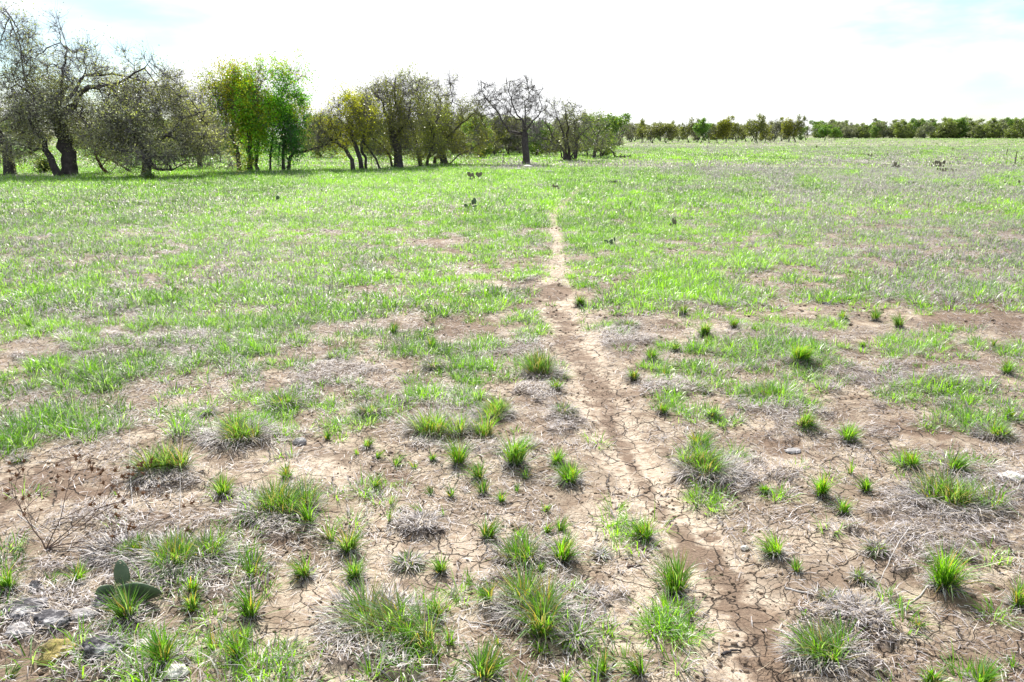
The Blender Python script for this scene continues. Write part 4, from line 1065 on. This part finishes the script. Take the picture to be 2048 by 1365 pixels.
# the big oaks at the left edge
hero(145,352,'big dark double-trunked oak at far left with bare forked limbs above its crown',
     [(140,190,70,75),(215,235,70,60,-1),(40,120,45,80),(60,200,50,60),(230,170,75,40),(280,250,60,50,-1.5),(330,185,45,35),(150,120,45,30),(100,260,60,40),(250,108,22,14,-.6),(300,130,22,14,-.6),(180,105,24,18),(345,150,22,12,.4),(12,60,22,40,.5),(60,70,18,26,1),(118,60,16,24)], 17,
     guides=[[(138,352),(140,320),(128,280),(120,240),(125,190)],[(155,352,.4),(150,320,.3),(140,290),(128,275)],[(120,240),(75,205,.5),(40,165,.6),(22,135,.4)],[(75,205,.5),(48,150,1),(44,118,1),(32,70,1),(22,45,.6),(12,22)],
             [(50,150,1),(60,110,1.2),(56,60,1.4)],[(125,190),(128,130),(132,88),(118,65,.3),(108,34,.5)],[(132,88),(122,60),(116,38)],[(120,240),(170,185,-.6),(210,172,-.8),(265,145,-.6),(298,124,-.5)],[(128,200),(180,150),(235,150),(300,165,.5)]],
     n=1700, lpt=17, col=SAGE, seed=21, yellow=.10, step=.24, bare=165)
hero(116,350,'leaning oak trunk at far left slanting down in front of the double-trunked oak',
     [(60,240,50,40,-.5),(30,280,45,30,-.5),(95,215,35,35)], 8, guides=[[(117,350),(106,330),(88,300),(70,262),(60,240)]], n=420, lpt=16, col=SAGE, seed=22, depth=31.5, step=.25)
hero(20,348,'oak cut off by the left edge with grey green crown and short trunk',
     [(10,230,60,55),(-40,270,60,50),(30,290,45,35),(-10,180,50,40),(-60,190,60,60)], 12, guides=[[(20,348),(18,325),(8,290),(-5,250)],[(8,290),(-30,230),(-60,190)]], n=800, lpt=15, col=SAGE, seed=23, depth=32)
hero(294,352,'wide spreading grey oak whose boughs droop to the grass, left of the green tree',
     [(280,265,70,38),(375,285,60,30),(215,285,45,30,-1),(335,215,50,30),(425,300,48,20),(240,205,42,34),(372,238,45,24,1),(300,315,60,20,-1.5),(300,180,30,18,.5),(450,325,25,14),(352,165,18,14,.4),(385,190,18,12),(440,270,18,12),(195,240,30,30,.6),(410,262,36,16,.8)], 11,
     guides=[[(292,352),(294,325),(290,300),(280,260),(250,215)],[(290,300),(330,270),(370,240),(400,225)],[(290,300),(240,285),(200,280)],[(292,325),(315,338,-.6),(345,338,-1),(385,322,-1.2),(425,330,-1.2)],[(330,270),(390,285),(440,310)]],
     n=1900, lpt=18, col=(.21,.205,.15), seed=24, tropism=(0,0,-.04), yellow=.14, depth=31.5, step=.25)
hero(212,347,'leaning oak with bare reddish bark under the spreading grey oak',
     [(215,300,40,22),(180,270,40,30)], 4, guides=[[(216,347),(203,335),(190,315),(185,292),(178,270)]], n=260, lpt=16, col=OLIVE, seed=25, bark=M_REDBARK, depth=33.5)
hero(262,346,'thin oak stem bending low to the right of the reddish one',
     [(200,290,40,25),(170,300,30,20)], 2.6, guides=[[(264,346),(245,333),(222,322),(200,315),(190,300)]], n=200, lpt=14, col=OLIVE, seed=26, depth=34.5)
hero(400,335,'grey twiggy oak standing behind the spreading oak, left of the yellow green one',
     [(385,220,45,35),(350,195,30,25),(400,260,40,35)], 6, guides=[[(400,335),(398,300),(385,250),(360,200),(362,168)]], n=480, lpt=9, col=SAGE, seed=27, depth=40)
# the green tree group
hero(484,343,'yellow green oak with black leaning trunks at the left of the leafy green tree',
     [(440,200,38,38),(470,170,30,25),(450,245,40,30),(500,215,35,40),(415,225,22,22)], 5,
     guides=[[(480,343),(474,310),(466,275),(448,230),(432,190),(428,160)],[(490,343,.4),(482,318,.3),(474,300)],[(466,275),(478,230),(490,200)]], dens=1.6, n=820, lpt=22, col=(.16,.19,.024), ycol=(.40,.35,.02), yellow=.45, seed=31, leaf=.115)
hero(508,343,'tallest leafy bright green tree with several straight trunks',
     [(505,200,42,38),(528,166,34,22),(500,164,26,16),(560,205,36,28),(597,164,26,19),(540,235,45,30),(520,146,18,9),(612,175,12,8),(575,165,22,20),(480,235,32,26),(520,275,26,22),(500,210,30,30,-.4),(455,215,24,24),(600,190,16,14)], 6,
     guides=[[(500,343),(498,300),(500,250),(510,200),(525,160)],[(513,343,.3),(514,300,.5),(520,260,.5),(545,215,.5),(590,160,.6)],[(495,343,-.4),(496,320,-.3),(497,300)],[(505,343,.6),(508,320,.5),(513,300,.5)]],
     dens=2.1, n=1250, lpt=26, col=(.14,.32,.02), ycol=(.34,.38,.02), yellow=.40, seed=32, leaf=.12, name='green_tree', cat='tree', var=.5)
hero(570,342,'dark green leafy tree with separate thin trunks, right of the tallest green tree',
     [(575,275,36,30),(600,260,22,22),(545,280,28,26),(596,290,18,16),(560,230,30,25)], 4,
     guides=[[(567,342),(566,310),(570,280)],[(557,342,.4),(557,315,.4),(560,290)],[(539,343,-.3),(539,312,-.2),(545,285)],[(572,343,.2),(574,318,.2),(572,300)]],
     dens=1.3, n=620, lpt=30, col=(.035,.13,.022), yellow=.12, ycol=(.10,.22,.02), seed=33, leaf=.12, name='green_tree', cat='tree')
hero(580,340,'oak whose arching trunk bends right from beside the dark green tree',
     [(640,270,40,30),(620,290,30,14),(610,240,25,25)], 4, guides=[[(577,341),(580,315),(592,302),(615,300),(645,296),(670,285)],[(592,302),(600,270),(608,240)]], n=420, lpt=16, col=OLIVE, yellow=.3, seed=34, depth=37)
# the middle oaks
hero(712,341,'yellow leaved oak with three trunks leaning left, right of the open gap',
     [(665,275,50,32),(715,255,45,28),(640,300,35,14),(700,225,45,28),(745,270,30,26),(670,240,40,20),(630,255,26,20),(625,290,24,12),(735,225,28,16),(690,285,30,14)], 5.5,
     guides=[[(706,341),(704,320),(692,298),(665,282),(640,285)],[(722,342,.3),(720,318),(710,290),(705,250)],[(732,340,.6),(730,315,.5),(722,290),(735,255)]], n=1150, lpt=22, dens=1.3, col=(.17,.175,.04), yellow=.55, ycol=(.44,.42,.025), seed=41, step=.25)
hero(747,337,'thin curved oak stem right of the three leaning trunks',
     [(735,250,26,30),(728,215,20,20)], 2.6, guides=[[(760,337),(752,318),(738,298),(730,282),(735,250)],[(745,339,.4),(744,318,.4),(740,300)]], n=260, lpt=16, col=OLIVE, yellow=.35, seed=42, depth=38)
hero(795,337,'stout oak with crooked bare branches poking out above olive foliage',
     [(760,215,45,32),(800,250,50,40),(790,185,45,25),(770,290,40,24),(830,215,35,35),(748,190,26,20),(730,255,24,20),(745,300,24,14),(810,290,36,18),(720,210,16,12),(838,168,14,12)], 10,
     guides=[[(797,337),(796,310),(790,280),(782,240),(765,205),(742,175)],[(785,337,.5),(775,305,.6),(760,290,.5),(740,270)],[(790,280),(812,240),(828,205),(838,175),(840,158)],[(782,240),(793,205),(793,175),(791,156)]], dens=1.35, bare=190, n=1250, lpt=15, col=(.12,.12,.055), yellow=.25, ycol=(.27,.27,.03), seed=43, step=.24)
hero(845,335,'oak with tall leafy top and low yellow boughs, second right of the stout one',
     [(830,190,24,22),(850,260,40,35),(840,300,40,20),(822,168,20,14),(880,240,26,22),(810,230,22,22)], 5,
     guides=[[(842,335),(838,312),(830,280),(822,240),(835,200),(830,165)],[(852,335,.3),(855,318,.3),(862,300),(868,270)]], n=800, lpt=17, dens=1.3, col=(.15,.17,.035), yellow=.4, seed=44, depth=42)
hero(887,329,'oak with open Y-shaped fork of bare limbs in its crown, left of the bare oak',
     [(880,200,42,34),(905,270,42,28),(860,290,45,24),(930,220,30,30),(880,250,50,26),(945,270,26,24),(900,200,26,22),(865,220,24,20),(955,235,20,16),(925,300,30,16),(975,280,18,16),(905,165,18,16),(850,175,16,18)], 8,
     guides=[[(889,329),(884,305),(878,280),(873,240),(862,215),(845,180),(838,160)],[(873,240),(890,220),(905,200),(903,170),(898,150)],[(884,290),(905,262),(930,240),(952,225)],[(873,240),(880,212),(876,190)]], dens=1.35, bare=205, n=1150, lpt=14, col=(.125,.13,.045), yellow=.3, ycol=(.29,.28,.02), seed=45, step=.27)
hero(865,331,'dark oak with two bowed trunks between the stout oak and Y-forked oak',
     [(855,280,35,30),(870,250,30,25)], 4, guides=[[(850,331),(858,315),(872,306),(880,300)],[(868,331,.4),(872,316,.3),(885,306),(895,285)]], n=320, lpt=16, col=OLIVE, seed=46, yellow=.2, depth=45)
hero(1052,329,'tall nearly bare oak with grey branching limbs left of where the path ends',
     [(980,200,28,32),(965,180,14,20),(1015,215,26,34),(1050,195,30,34),(1075,205,26,30),(1055,260,45,22),(1000,240,26,20),(1090,225,24,24),(1025,170,16,14)], 8,
     guides=[[(1052,329),(1053,300),(1052,275),(1048,245),(1036,235),(1030,205),(1020,180),(1020,162)],[(1052,275),(1054,240),(1052,210),(1062,185),(1070,170)],[(1050,262),(1066,240),(1080,210),(1085,178)],[(1049,268),(1020,262,.4),(1003,240,.6),(985,215,.6),(965,185,.6),(962,165,.5)],[(1040,240),(1022,225),(1012,200)],
             [(1052,300),(1035,298,-.3),(1022,292,-.4),(1008,294,-.4),(1004,329,-.4)]],
     n=1500, lpt=2.2, leaf=.10, col=(.10,.105,.10), yellow=.05, seed=47, twigs=9, twig_len=.55, twig_r=.008, step=.27)
hero(1134,322,'grey fan-shaped oak with many thick trunks spreading from one foot',
     [(1130,245,42,32),(1100,260,34,28),(1165,265,34,26),(1140,215,22,14),(1080,275,30,22),(1190,285,20,16),(1120,285,40,20),(1155,230,20,14),(1100,225,18,14),(1185,255,18,16),(1070,295,16,12),(1110,210,14,12)], 7,
     guides=[[(1130,322),(1128,305),(1115,285),(1098,262),(1085,240)],[(1138,322,.4),(1138,300,.4),(1135,270),(1128,235),(1138,205)],[(1147,321,.2),(1150,300,.2),(1160,278),(1175,255)],[(1125,322,-.3),(1122,305,-.3),(1108,300),(1085,290)],[(1152,321,.6),(1155,303,.6),(1150,275),(1148,240)],[(1143,322,.1),(1146,300),(1163,270),(1190,245)],[(1128,322,0),(1120,300),(1100,280),(1072,270)],[(1134,322,.3),(1133,290,.3),(1118,245),(1108,215)]],
     n=1500, lpt=9, leaf=.11, col=(.11,.115,.07), yellow=.15, seed=48, twigs=7, twig_len=.5, twig_r=.008, step=.30)
hero(1192,317,'olive green low oak with splayed dark stems at the wood\'s right end',
     [(1195,275,36,20),(1200,250,24,16),(1175,285,22,14),(1218,285,18,14)], 3.4,
     guides=[[(1188,317),(1190,300),(1195,285),(1200,260)],[(1196,317,.5),(1202,300,.4),(1208,280)],[(1176,318,-.4),(1172,303,-.3),(1168,285)]], n=620, lpt=17, leaf=.13, col=(.10,.14,.04), yellow=.2, seed=49, twig_len=.5, twig_r=.007, step=.32, spread=.18)
hero(1229,316,'single leaning trunk with thin crown bending left at the wood\'s right tip',
     [(1208,288,14,10),(1215,280,10,10)], 2.4, guides=[[(1231,316),(1227,306),(1219,300),(1211,296),(1206,286)]], n=160, lpt=14, leaf=.12, col=(.10,.13,.04), seed=50, step=.28, spread=.15)

# ------------------------------------------------------------------ backdrop trees, four kinds copied with all their parts
def proto_tree(seed, H, Wd, r, col, yellow, ycol, lpt, leaf, stems=3, n=520, twigs=4, step=None, kindname='oak_tree', cat='oak tree', low=0.0):
    lpt *= 2.6; r *= .7; leaf *= 1.05; col = tuple(c * 1.35 for c in col); low = max(low, .45); twigs += 3
    g = np.random.default_rng(seed); step = step or H * .05
    guides = []
    for k in range(stems):
        a = g.random() * 6.28; o = Vector((math.cos(a), math.sin(a) * .7, 0)) * r * 1.6 * (stems > 1)
        l = Vector((g.normal(0, .07) * H, g.normal(0, .07) * H, H * .33)); guides.append([o, o + l * .5 + Vector((g.normal(0, .04) * H, 0, 0)), o + l])
    E = [(0, 0, H * (.62 - .12 * low), Wd * .36, Wd * .30, H * (.26 + .12 * low))]
    for k in range(3): E.append((g.normal(0, .24) * Wd, 0, H * g.uniform(.78, .95), Wd * .10, Wd * .1, H * g.uniform(.06, .13)))
    for k in range(5): a = g.random() * 6.28; E.append((math.cos(a) * Wd * .30, math.sin(a) * Wd * .2, H * g.uniform(.42 - .22 * low, .78), Wd * .22, Wd * .2, H * g.uniform(.13, .2)))
    pos, par = grow_tree(guides, E, n, step, step * .9, step * 5, g, max_nodes=2600, zmin=max(.05, H * (.18 - .13 * low)))
    V, Q, T, LP, mi = tree_meshes(pos, par, r, H * .003, g, twigs, H * .06, H * .0011, lpt, H * .024)
    me = np_mesh('trunk', V, Q, T, mats=[M_BARK, M_TWIG], mat_idx=mi, smooth=True)
    t = bpy.data.objects.new('trunk', me)
    cl = fbm(LP[:, 0] * 7 / H + 20, LP[:, 2] * 9 / H + LP[:, 1] * 5 / H + 20, 3); LP = LP[g.random(len(LP)) < sstep(.38, .56, cl) + .08]
    c = leaf_cloud('crown', None, LP, leaf, g, col, yellow, ycol); cm = c.data; bpy.data.objects.remove(c)
    return t.data, cm, H, kindname, cat
KINDS = {
 'olive': [proto_tree(101, 5.2, 6.0, .16, (.115,.12,.055), .25, (.24,.25,.03), 11, .17), proto_tree(102, 5.4, 4.8, .15, (.105,.115,.05), .3, (.24,.25,.03), 11, .17, stems=2)],
 'grey': [proto_tree(103, 5.2, 5.6, .15, (.12,.12,.105), .05, (.2,.2,.06), 6, .16, stems=4), proto_tree(104, 5.6, 5.0, .15, (.105,.105,.10), .03, (.2,.2,.06), 5, .16)],
 'green': [proto_tree(105, 5.0, 4.6, .13, (.08,.17,.025), .3, (.17,.25,.03), 16, .18, stems=1, kindname='green_tree', cat='tree'), proto_tree(106, 4.6, 5.2, .13, (.09,.18,.03), .4, (.2,.27,.03), 15, .18, stems=2, kindname='green_tree', cat='tree')],
 'yellow': [proto_tree(107, 5.2, 4.6, .14, (.15,.165,.03), .5, (.27,.26,.03), 13, .17, stems=2)],
}
KINDS['thicket_grey'] = [proto_tree(111, 5.0, 6.4, .12, (.145,.15,.145), .05, (.2,.2,.06), 8, .19, stems=5, low=1.4, n=640), proto_tree(112, 5.2, 6.0, .12, (.135,.145,.13), .1, (.2,.2,.06), 9, .19, stems=4, low=1.4, n=640)]
KINDS['thicket_green'] = [proto_tree(113, 5.0, 6.0, .12, (.10,.17,.045), .3, (.19,.25,.05), 12, .19, stems=4, low=1.4, n=600), proto_tree(114, 5.0, 6.4, .12, (.125,.15,.06), .3, (.2,.24,.05), 11, .19, stems=3, low=1.4, n=600)]
def far_tree(kind, v, px, base_py, top_py, label, group, width=1.0, depth=None, rot=None):
    tm, cm, H, nm, cat = KINDS[kind][v % len(KINDS[kind])]
    x, y = gxy(px, base_py)
    if depth: x = (px - 1024) / F * depth / CP ; y = depth
    h = at(px, top_py, y).z; s = h / H * 1.02
    root = empty(nm, (x, y, gz(x, y)), label, cat, group, rz=rot if rot is not None else random.uniform(0, 6.28)); root.scale = (s * width, s * width, s)
    a = bpy.data.objects.new('trunk', tm); link(a, root); b = bpy.data.objects.new('crown', cm); link(b, root)
    return root
GB = 'grey oaks in the depth of the wood'
# behind the left wood (foot px, foot py, top py)
BACK = [(-60,300,215,'grey',0),(10,300,235,'olive',0),(75,298,245,'grey',1),(170,297,250,'olive',1),(230,300,240,'grey',0),(335,300,235,'olive',0),(385,298,245,'grey',1),
        (440,300,240,'grey',0),(505,298,246,'olive',1),(615,300,238,'grey',0),(655,297,240,'olive',0),(690,300,236,'grey',1),(765,300,238,'olive',1),(820,298,240,'grey',0),(868,300,232,'grey',1),
        (918,306,222,'grey',0),(948,308,228,'olive',1),(975,310,232,'grey',1),(1000,306,236,'olive',0),(1030,304,240,'grey',0),(1085,304,242,'grey',1),(1112,302,246,'grey',0),(1160,300,244,'grey',1),(1215,296,240,'grey',0)]
BACKL = ['behind the oak cut off by the left edge','behind the leaning far left trunk, in the distance','seen between the far left trunks','in the gap right of the double-trunked oak','behind the reddish leaning stem','behind the spreading oak\'s left half','behind the spreading oak\'s drooping right half',
 'left behind the yellow green oak','behind the tallest green tree','in the gap right of the dark green tree','at the middle of the open gap','behind the three leaning trunks','left behind the stout oak','right behind the stout oak','behind the two bowed trunks',
 'right of the Y-forked oak, nearest in the gap','second right of the Y-forked oak','third right of the Y-forked oak','just left of the bare oak','behind the bare oak','just right of the bare oak','left behind the fan-shaped oak','right behind the fan-shaped oak','behind the wood\'s right tip']
for (px, by, ty, k, v), l in zip(BACK, BACKL):
    far_tree('thicket_grey' if k == 'grey' else 'thicket_green', v, px, by, ty, ('grey' if k == 'grey' else 'olive') + ' distant tree ' + l, GB, 1.15)
ordw = ['first', 'second', 'third', 'fourth', 'fifth', 'sixth', 'seventh', 'eighth', 'ninth', 'tenth', 'eleventh', 'twelfth', 'thirteenth', 'fourteenth', 'fifteenth', 'sixteenth', 'seventeenth', 'eighteenth', 'nineteenth', 'twentieth', 'twenty-first', 'twenty-second', 'twenty-third', 'twenty-fourth']
rb = random.Random(4)
for j, px in enumerate([-20, 60, 365, 420, 470, 600, 640, 735, 780, 850, 905, 935, 962, 990, 1018, 1040, 1072, 1100, 1150, 1175, 1205]):
    kk = rb.choice(['thicket_grey', 'thicket_grey', 'thicket_green', 'olive'])
    far_tree(kk, j, px, rb.uniform(308, 317), rb.uniform(226, 254), f'{"olive" if kk == "olive" else kk[8:]} small tree close behind the front oaks, {ordw[j]} from the left', 'small trees close behind the front oaks', 1.0)
FAR = [(1243,286,241,'grey',1,1.0,'dark grey tree with a notched top, leftmost of the far row'),(1262,284,244,'grey',0,1.0,'grey tree second in the far row'),(1284,285,243,'olive',1,.9,'olive tree left of the broad olive crown in the far row'),
 (1306,286,247,'olive',0,1.25,'broad olive crown low in the far row'),(1331,286,247,'olive',0,1.1,'olive tree touching the broad crown on its right'),(1356,283,252,'grey',0,1.0,'grey low tree in a dip of the far row'),
 (1377,285,240,'olive',1,.9,'tall olive tree left of the bright green one in the far row'),(1401,287,239,'green',0,.8,'bright green tree in the middle of the far row'),(1418,286,246,'grey',1,.8,'thin grey tree right of the bright green one'),
 (1434,286,244,'yellow',0,.8,'yellow green tree left of the dead-topped one'),(1451,286,236,'yellow',0,.8,'yellow tree with dead top in the far row'),(1472,284,246,'olive',0,1.0,'low olive tree right of the dead-topped one'),
 (1492,283,243,'olive',1,.9,'olive tree left of the tallest far tree'),(1512,286,234,'olive',1,1.0,'tallest dark olive tree of the far row'),(1530,285,248,'yellow',0,.8,'low yellow tree touching the tallest far tree'),
 (1547,283,239,'grey',1,.8,'grey spindly tree right of the tallest far tree'),(1562,282,243,'olive',0,.9,'olive tree between spindly grey and right pair'),(1578,284,238,'yellow',0,.9,'yellowish tree, left of the pair with dark trunks'),
 (1590,284,235,'olive',1,.75,'tall crooked tree, right of the pair with dark trunks'),(1612,280,251,'grey',0,.9,'small grey tree standing at the right end of the far row'),
 (1649,281,252,'green',0,1.0,'small round green tree alone before the horizon wood'),(1670,280,255,'green',1,.8,'smaller green tree right of the small round one'),
 (1395,284,250,'grey',0,1.0,'grey shadowy tree behind the bright green one'),(1345,284,246,'olive',1,.8,'olive tree behind the dip of the far row'),(1320,283,244,'grey',1,1.0,'grey tree behind the broad olive crown'),(1503,283,246,'grey',0,1.0,'grey tree behind the tallest far tree'),(1270,283,247,'olive',0,.9,'olive low tree behind the left end of the far row')]
for px, by, ty, k, v, w, l in FAR: far_tree(k, v, px, by + .5, ty - 1, l, 'trees in the far row at centre right', w * 1.2)
for j, px in enumerate([1236, 1256, 1276, 1297, 1318, 1340, 1366, 1388, 1410, 1428, 1446, 1464, 1484, 1522, 1540, 1570, 1600]):
    kk = rb.choice(['thicket_grey', 'thicket_grey', 'thicket_green'])
    far_tree(kk, j, px, rb.uniform(280.5, 283), rb.uniform(247, 259), f'{kk[8:]} bushy tree behind the far row, {ordw[j]} from its left end', 'bushy trees behind the far row', 1.0)
# the wood along the horizon at the right
rk = random.Random(9); place = ['at its left end', 'near its left end', 'left of its middle', 'in its middle', 'right of its middle', 'near its right end', 'at its right end']
i = 0; px = 1600
while px < 2110:
    f = (px - 1600) / 500; kind = rk.choice(['grey', 'grey', 'green', 'olive', 'green']) ; 
    if 1690 < px < 1800 and rk.random() < .5: kind = 'green'
    if 1990 < px: kind = 'grey'
    top = 247 - 6 * f + rk.uniform(-7, 9)
    if 1955 < px < 1975: top, kind = 237, 'green'
    if px > 2000: top = 242 + rk.uniform(-2, 3)
    dpt = rk.uniform(300, 360)
    ones = ['', 'first', 'second', 'third', 'fourth', 'fifth', 'sixth', 'seventh', 'eighth', 'ninth', 'tenth', 'eleventh', 'twelfth', 'thirteenth', 'fourteenth', 'fifteenth', 'sixteenth', 'seventeenth', 'eighteenth', 'nineteenth']
    q = i + 1; word = ones[q] if q < 20 else ({2: 'twenty', 3: 'thirty', 4: 'forty', 5: 'fifty', 6: 'sixty', 7: 'seventy', 8: 'eighty', 9: 'ninety'}[q // 10] + ('-' + ones[q % 10] if q % 10 else 'th')).replace('tyth', 'tieth')
    kind = 'thicket_grey' if kind == 'grey' else 'thicket_green'
    far_tree(kind, i, px, 276, top, f'{kind[8:]} tree in the wood along the horizon, {word} from its left end', 'trees of the horizon wood at the right', rk.uniform(1.0, 1.4), depth=dpt)
    i += 1; px += rk.choice((4, 6, 8, 12))
print('horizon trees', i)

# ------------------------------------------------------------------ low shrubs, stump, brush and posts
for j, (px, py, w, h, l) in enumerate([
 (1567,304,7,6,'dark round shrub in the far field left, below the right pair of trees'),(1633,297,4,7,'narrow upright dark shrub below the small round green tree'),(1680,296,8,3,'flat grey shrub right of the narrow upright one'),
 (1689,303,7,3,'flat dark shrub under the flat grey one'),(1617,311,4,3,'tiny dark shrub in the pale field'),(1767,284,7,4,'olive shrub before the horizon wood'),(1873,289,6,4,'small olive shrub right before the horizon wood'),
 (1846,294,4,4,'small dark shrub below the small olive one'),(1905,301,7,6,'yellow green shrub in the far right field'),(1987,308,6,5,'round brown shrub near the left fence post'),(1912,316,9,4,'pale grey shrub in the right field'),
 (1928,320,7,6,'yellow topped shrub right of the pale grey one'),(1844,314,6,3,'low green shrub above the wide cactus clump'),(2010,320,9,6,'olive shrub left of the nearer fence post'),(2044,321,10,8,'olive shrub cut by the right edge beside the fence post'),
 (1775,312,3,6,'thin upright dark plant right of the squat cactus'),(1822,306,6,3,'faint brown shrub in the middle of the right field'),(1366,296,8,3,'dark shrub below the dip in the far row'),(1414,296,5,3,'small dark shrub right of the one below the dip'),
 (1295,306,4,4,'single dark shrub in the pale strip right of the wood'),(1285,297,5,2,'little flat shrub before the left end of the far row'),(1461,318,4,3,'dark little shrub on the bright green strip'),
 (90,348,36,34,'dark green bush under the leaning trunk at far left'),(300,362,26,20,'leafy green bush at the foot of the spreading grey oak')]):
    bush(px, py, w, h, l, 300 + j, col=(.045, .08, .03) if j >= 22 else ((.10,.12,.03) if 'yellow' in l or 'olive' in l else (.055,.055,.04)), n=1600 if j >= 22 else 220, yellow=.1)
def stump():
    x, y, s = px_size(1229, 291); root = empty('dead_stump', (x, y, gz(x, y)), 'pale bleached dead stump standing right of the wood\'s tip', 'tree stump'); mb = MB()
    mb.tube([Vector((0, 0, -.1)), Vector((.02, 0, 6 * s)), Vector((-1.5 * s, 0, 12 * s)), Vector((-2 * s, 0, 15 * s))], [3 * s, 2.4 * s, 1.3 * s, .3 * s], 7)
    mb.tube([Vector((.02, 0, 6 * s)), Vector((3.5 * s, 0, 9 * s)), Vector((5 * s, 0, 9.5 * s))], [1.6 * s, 1 * s, .3 * s], 6)
    mb.tube([Vector((0, 0, -.1)), Vector((-3.5 * s, 0, 1 * s)), Vector((-5 * s, 0, 0))], [1.8 * s, 1.2 * s, .4 * s], 6)
    mb.build('trunk', M_WROCK, root)
stump()
def brush(px, py, w, h, label, seed):
    x, y, s = px_size(px, py); rr = random.Random(seed); mb = MB()
    for k in range(26):
        p = Vector((rr.gauss(0, w * s * .22), rr.gauss(0, w * s * .1), rr.uniform(0, h * s * .3))); d = Vector((rr.gauss(0, 1), rr.gauss(0, .5), rr.uniform(0, .6))).normalized() * w * s * rr.uniform(.1, .3)
        mb.tube([p, p + d * .5 + Vector((0, 0, .03)), p + d], [.03 * s * 30, .02 * s * 30, .006], 4)
    o = mb.build('fallen_branches', M_BARK); o.location = (x, y, gz(x, y)); tag(o, label, 'fallen branches')
brush(1246, 317, 30, 10, 'dark heap of fallen branches at the right tip of the wood', 4)
brush(1228, 369, 46, 6, 'low line of dead branches in grass right of the path end', 6)
for px, py, h, l in ((2013, 312, 13, 'farther and shorter rusty fence post at far right'), (2030, 328, 24, 'nearer and taller rusty fence post by the right edge')):
    x, y, s = px_size(px, py); H = h * s; root = empty('fence_post', (x, y, gz(x, y)), l, 'fence post', 'posts in the right field'); mb = MB()
    mb.tube([Vector((0, 0, -.2)), Vector((0, 0, H * .5)), Vector((.01, 0, H))], [.028, .027, .026], 8); mb.tube([Vector((.01, 0, H)), Vector((.01, 0, H + .03))], [.026, .004], 8)
    mb.build('post', M_POST, root)
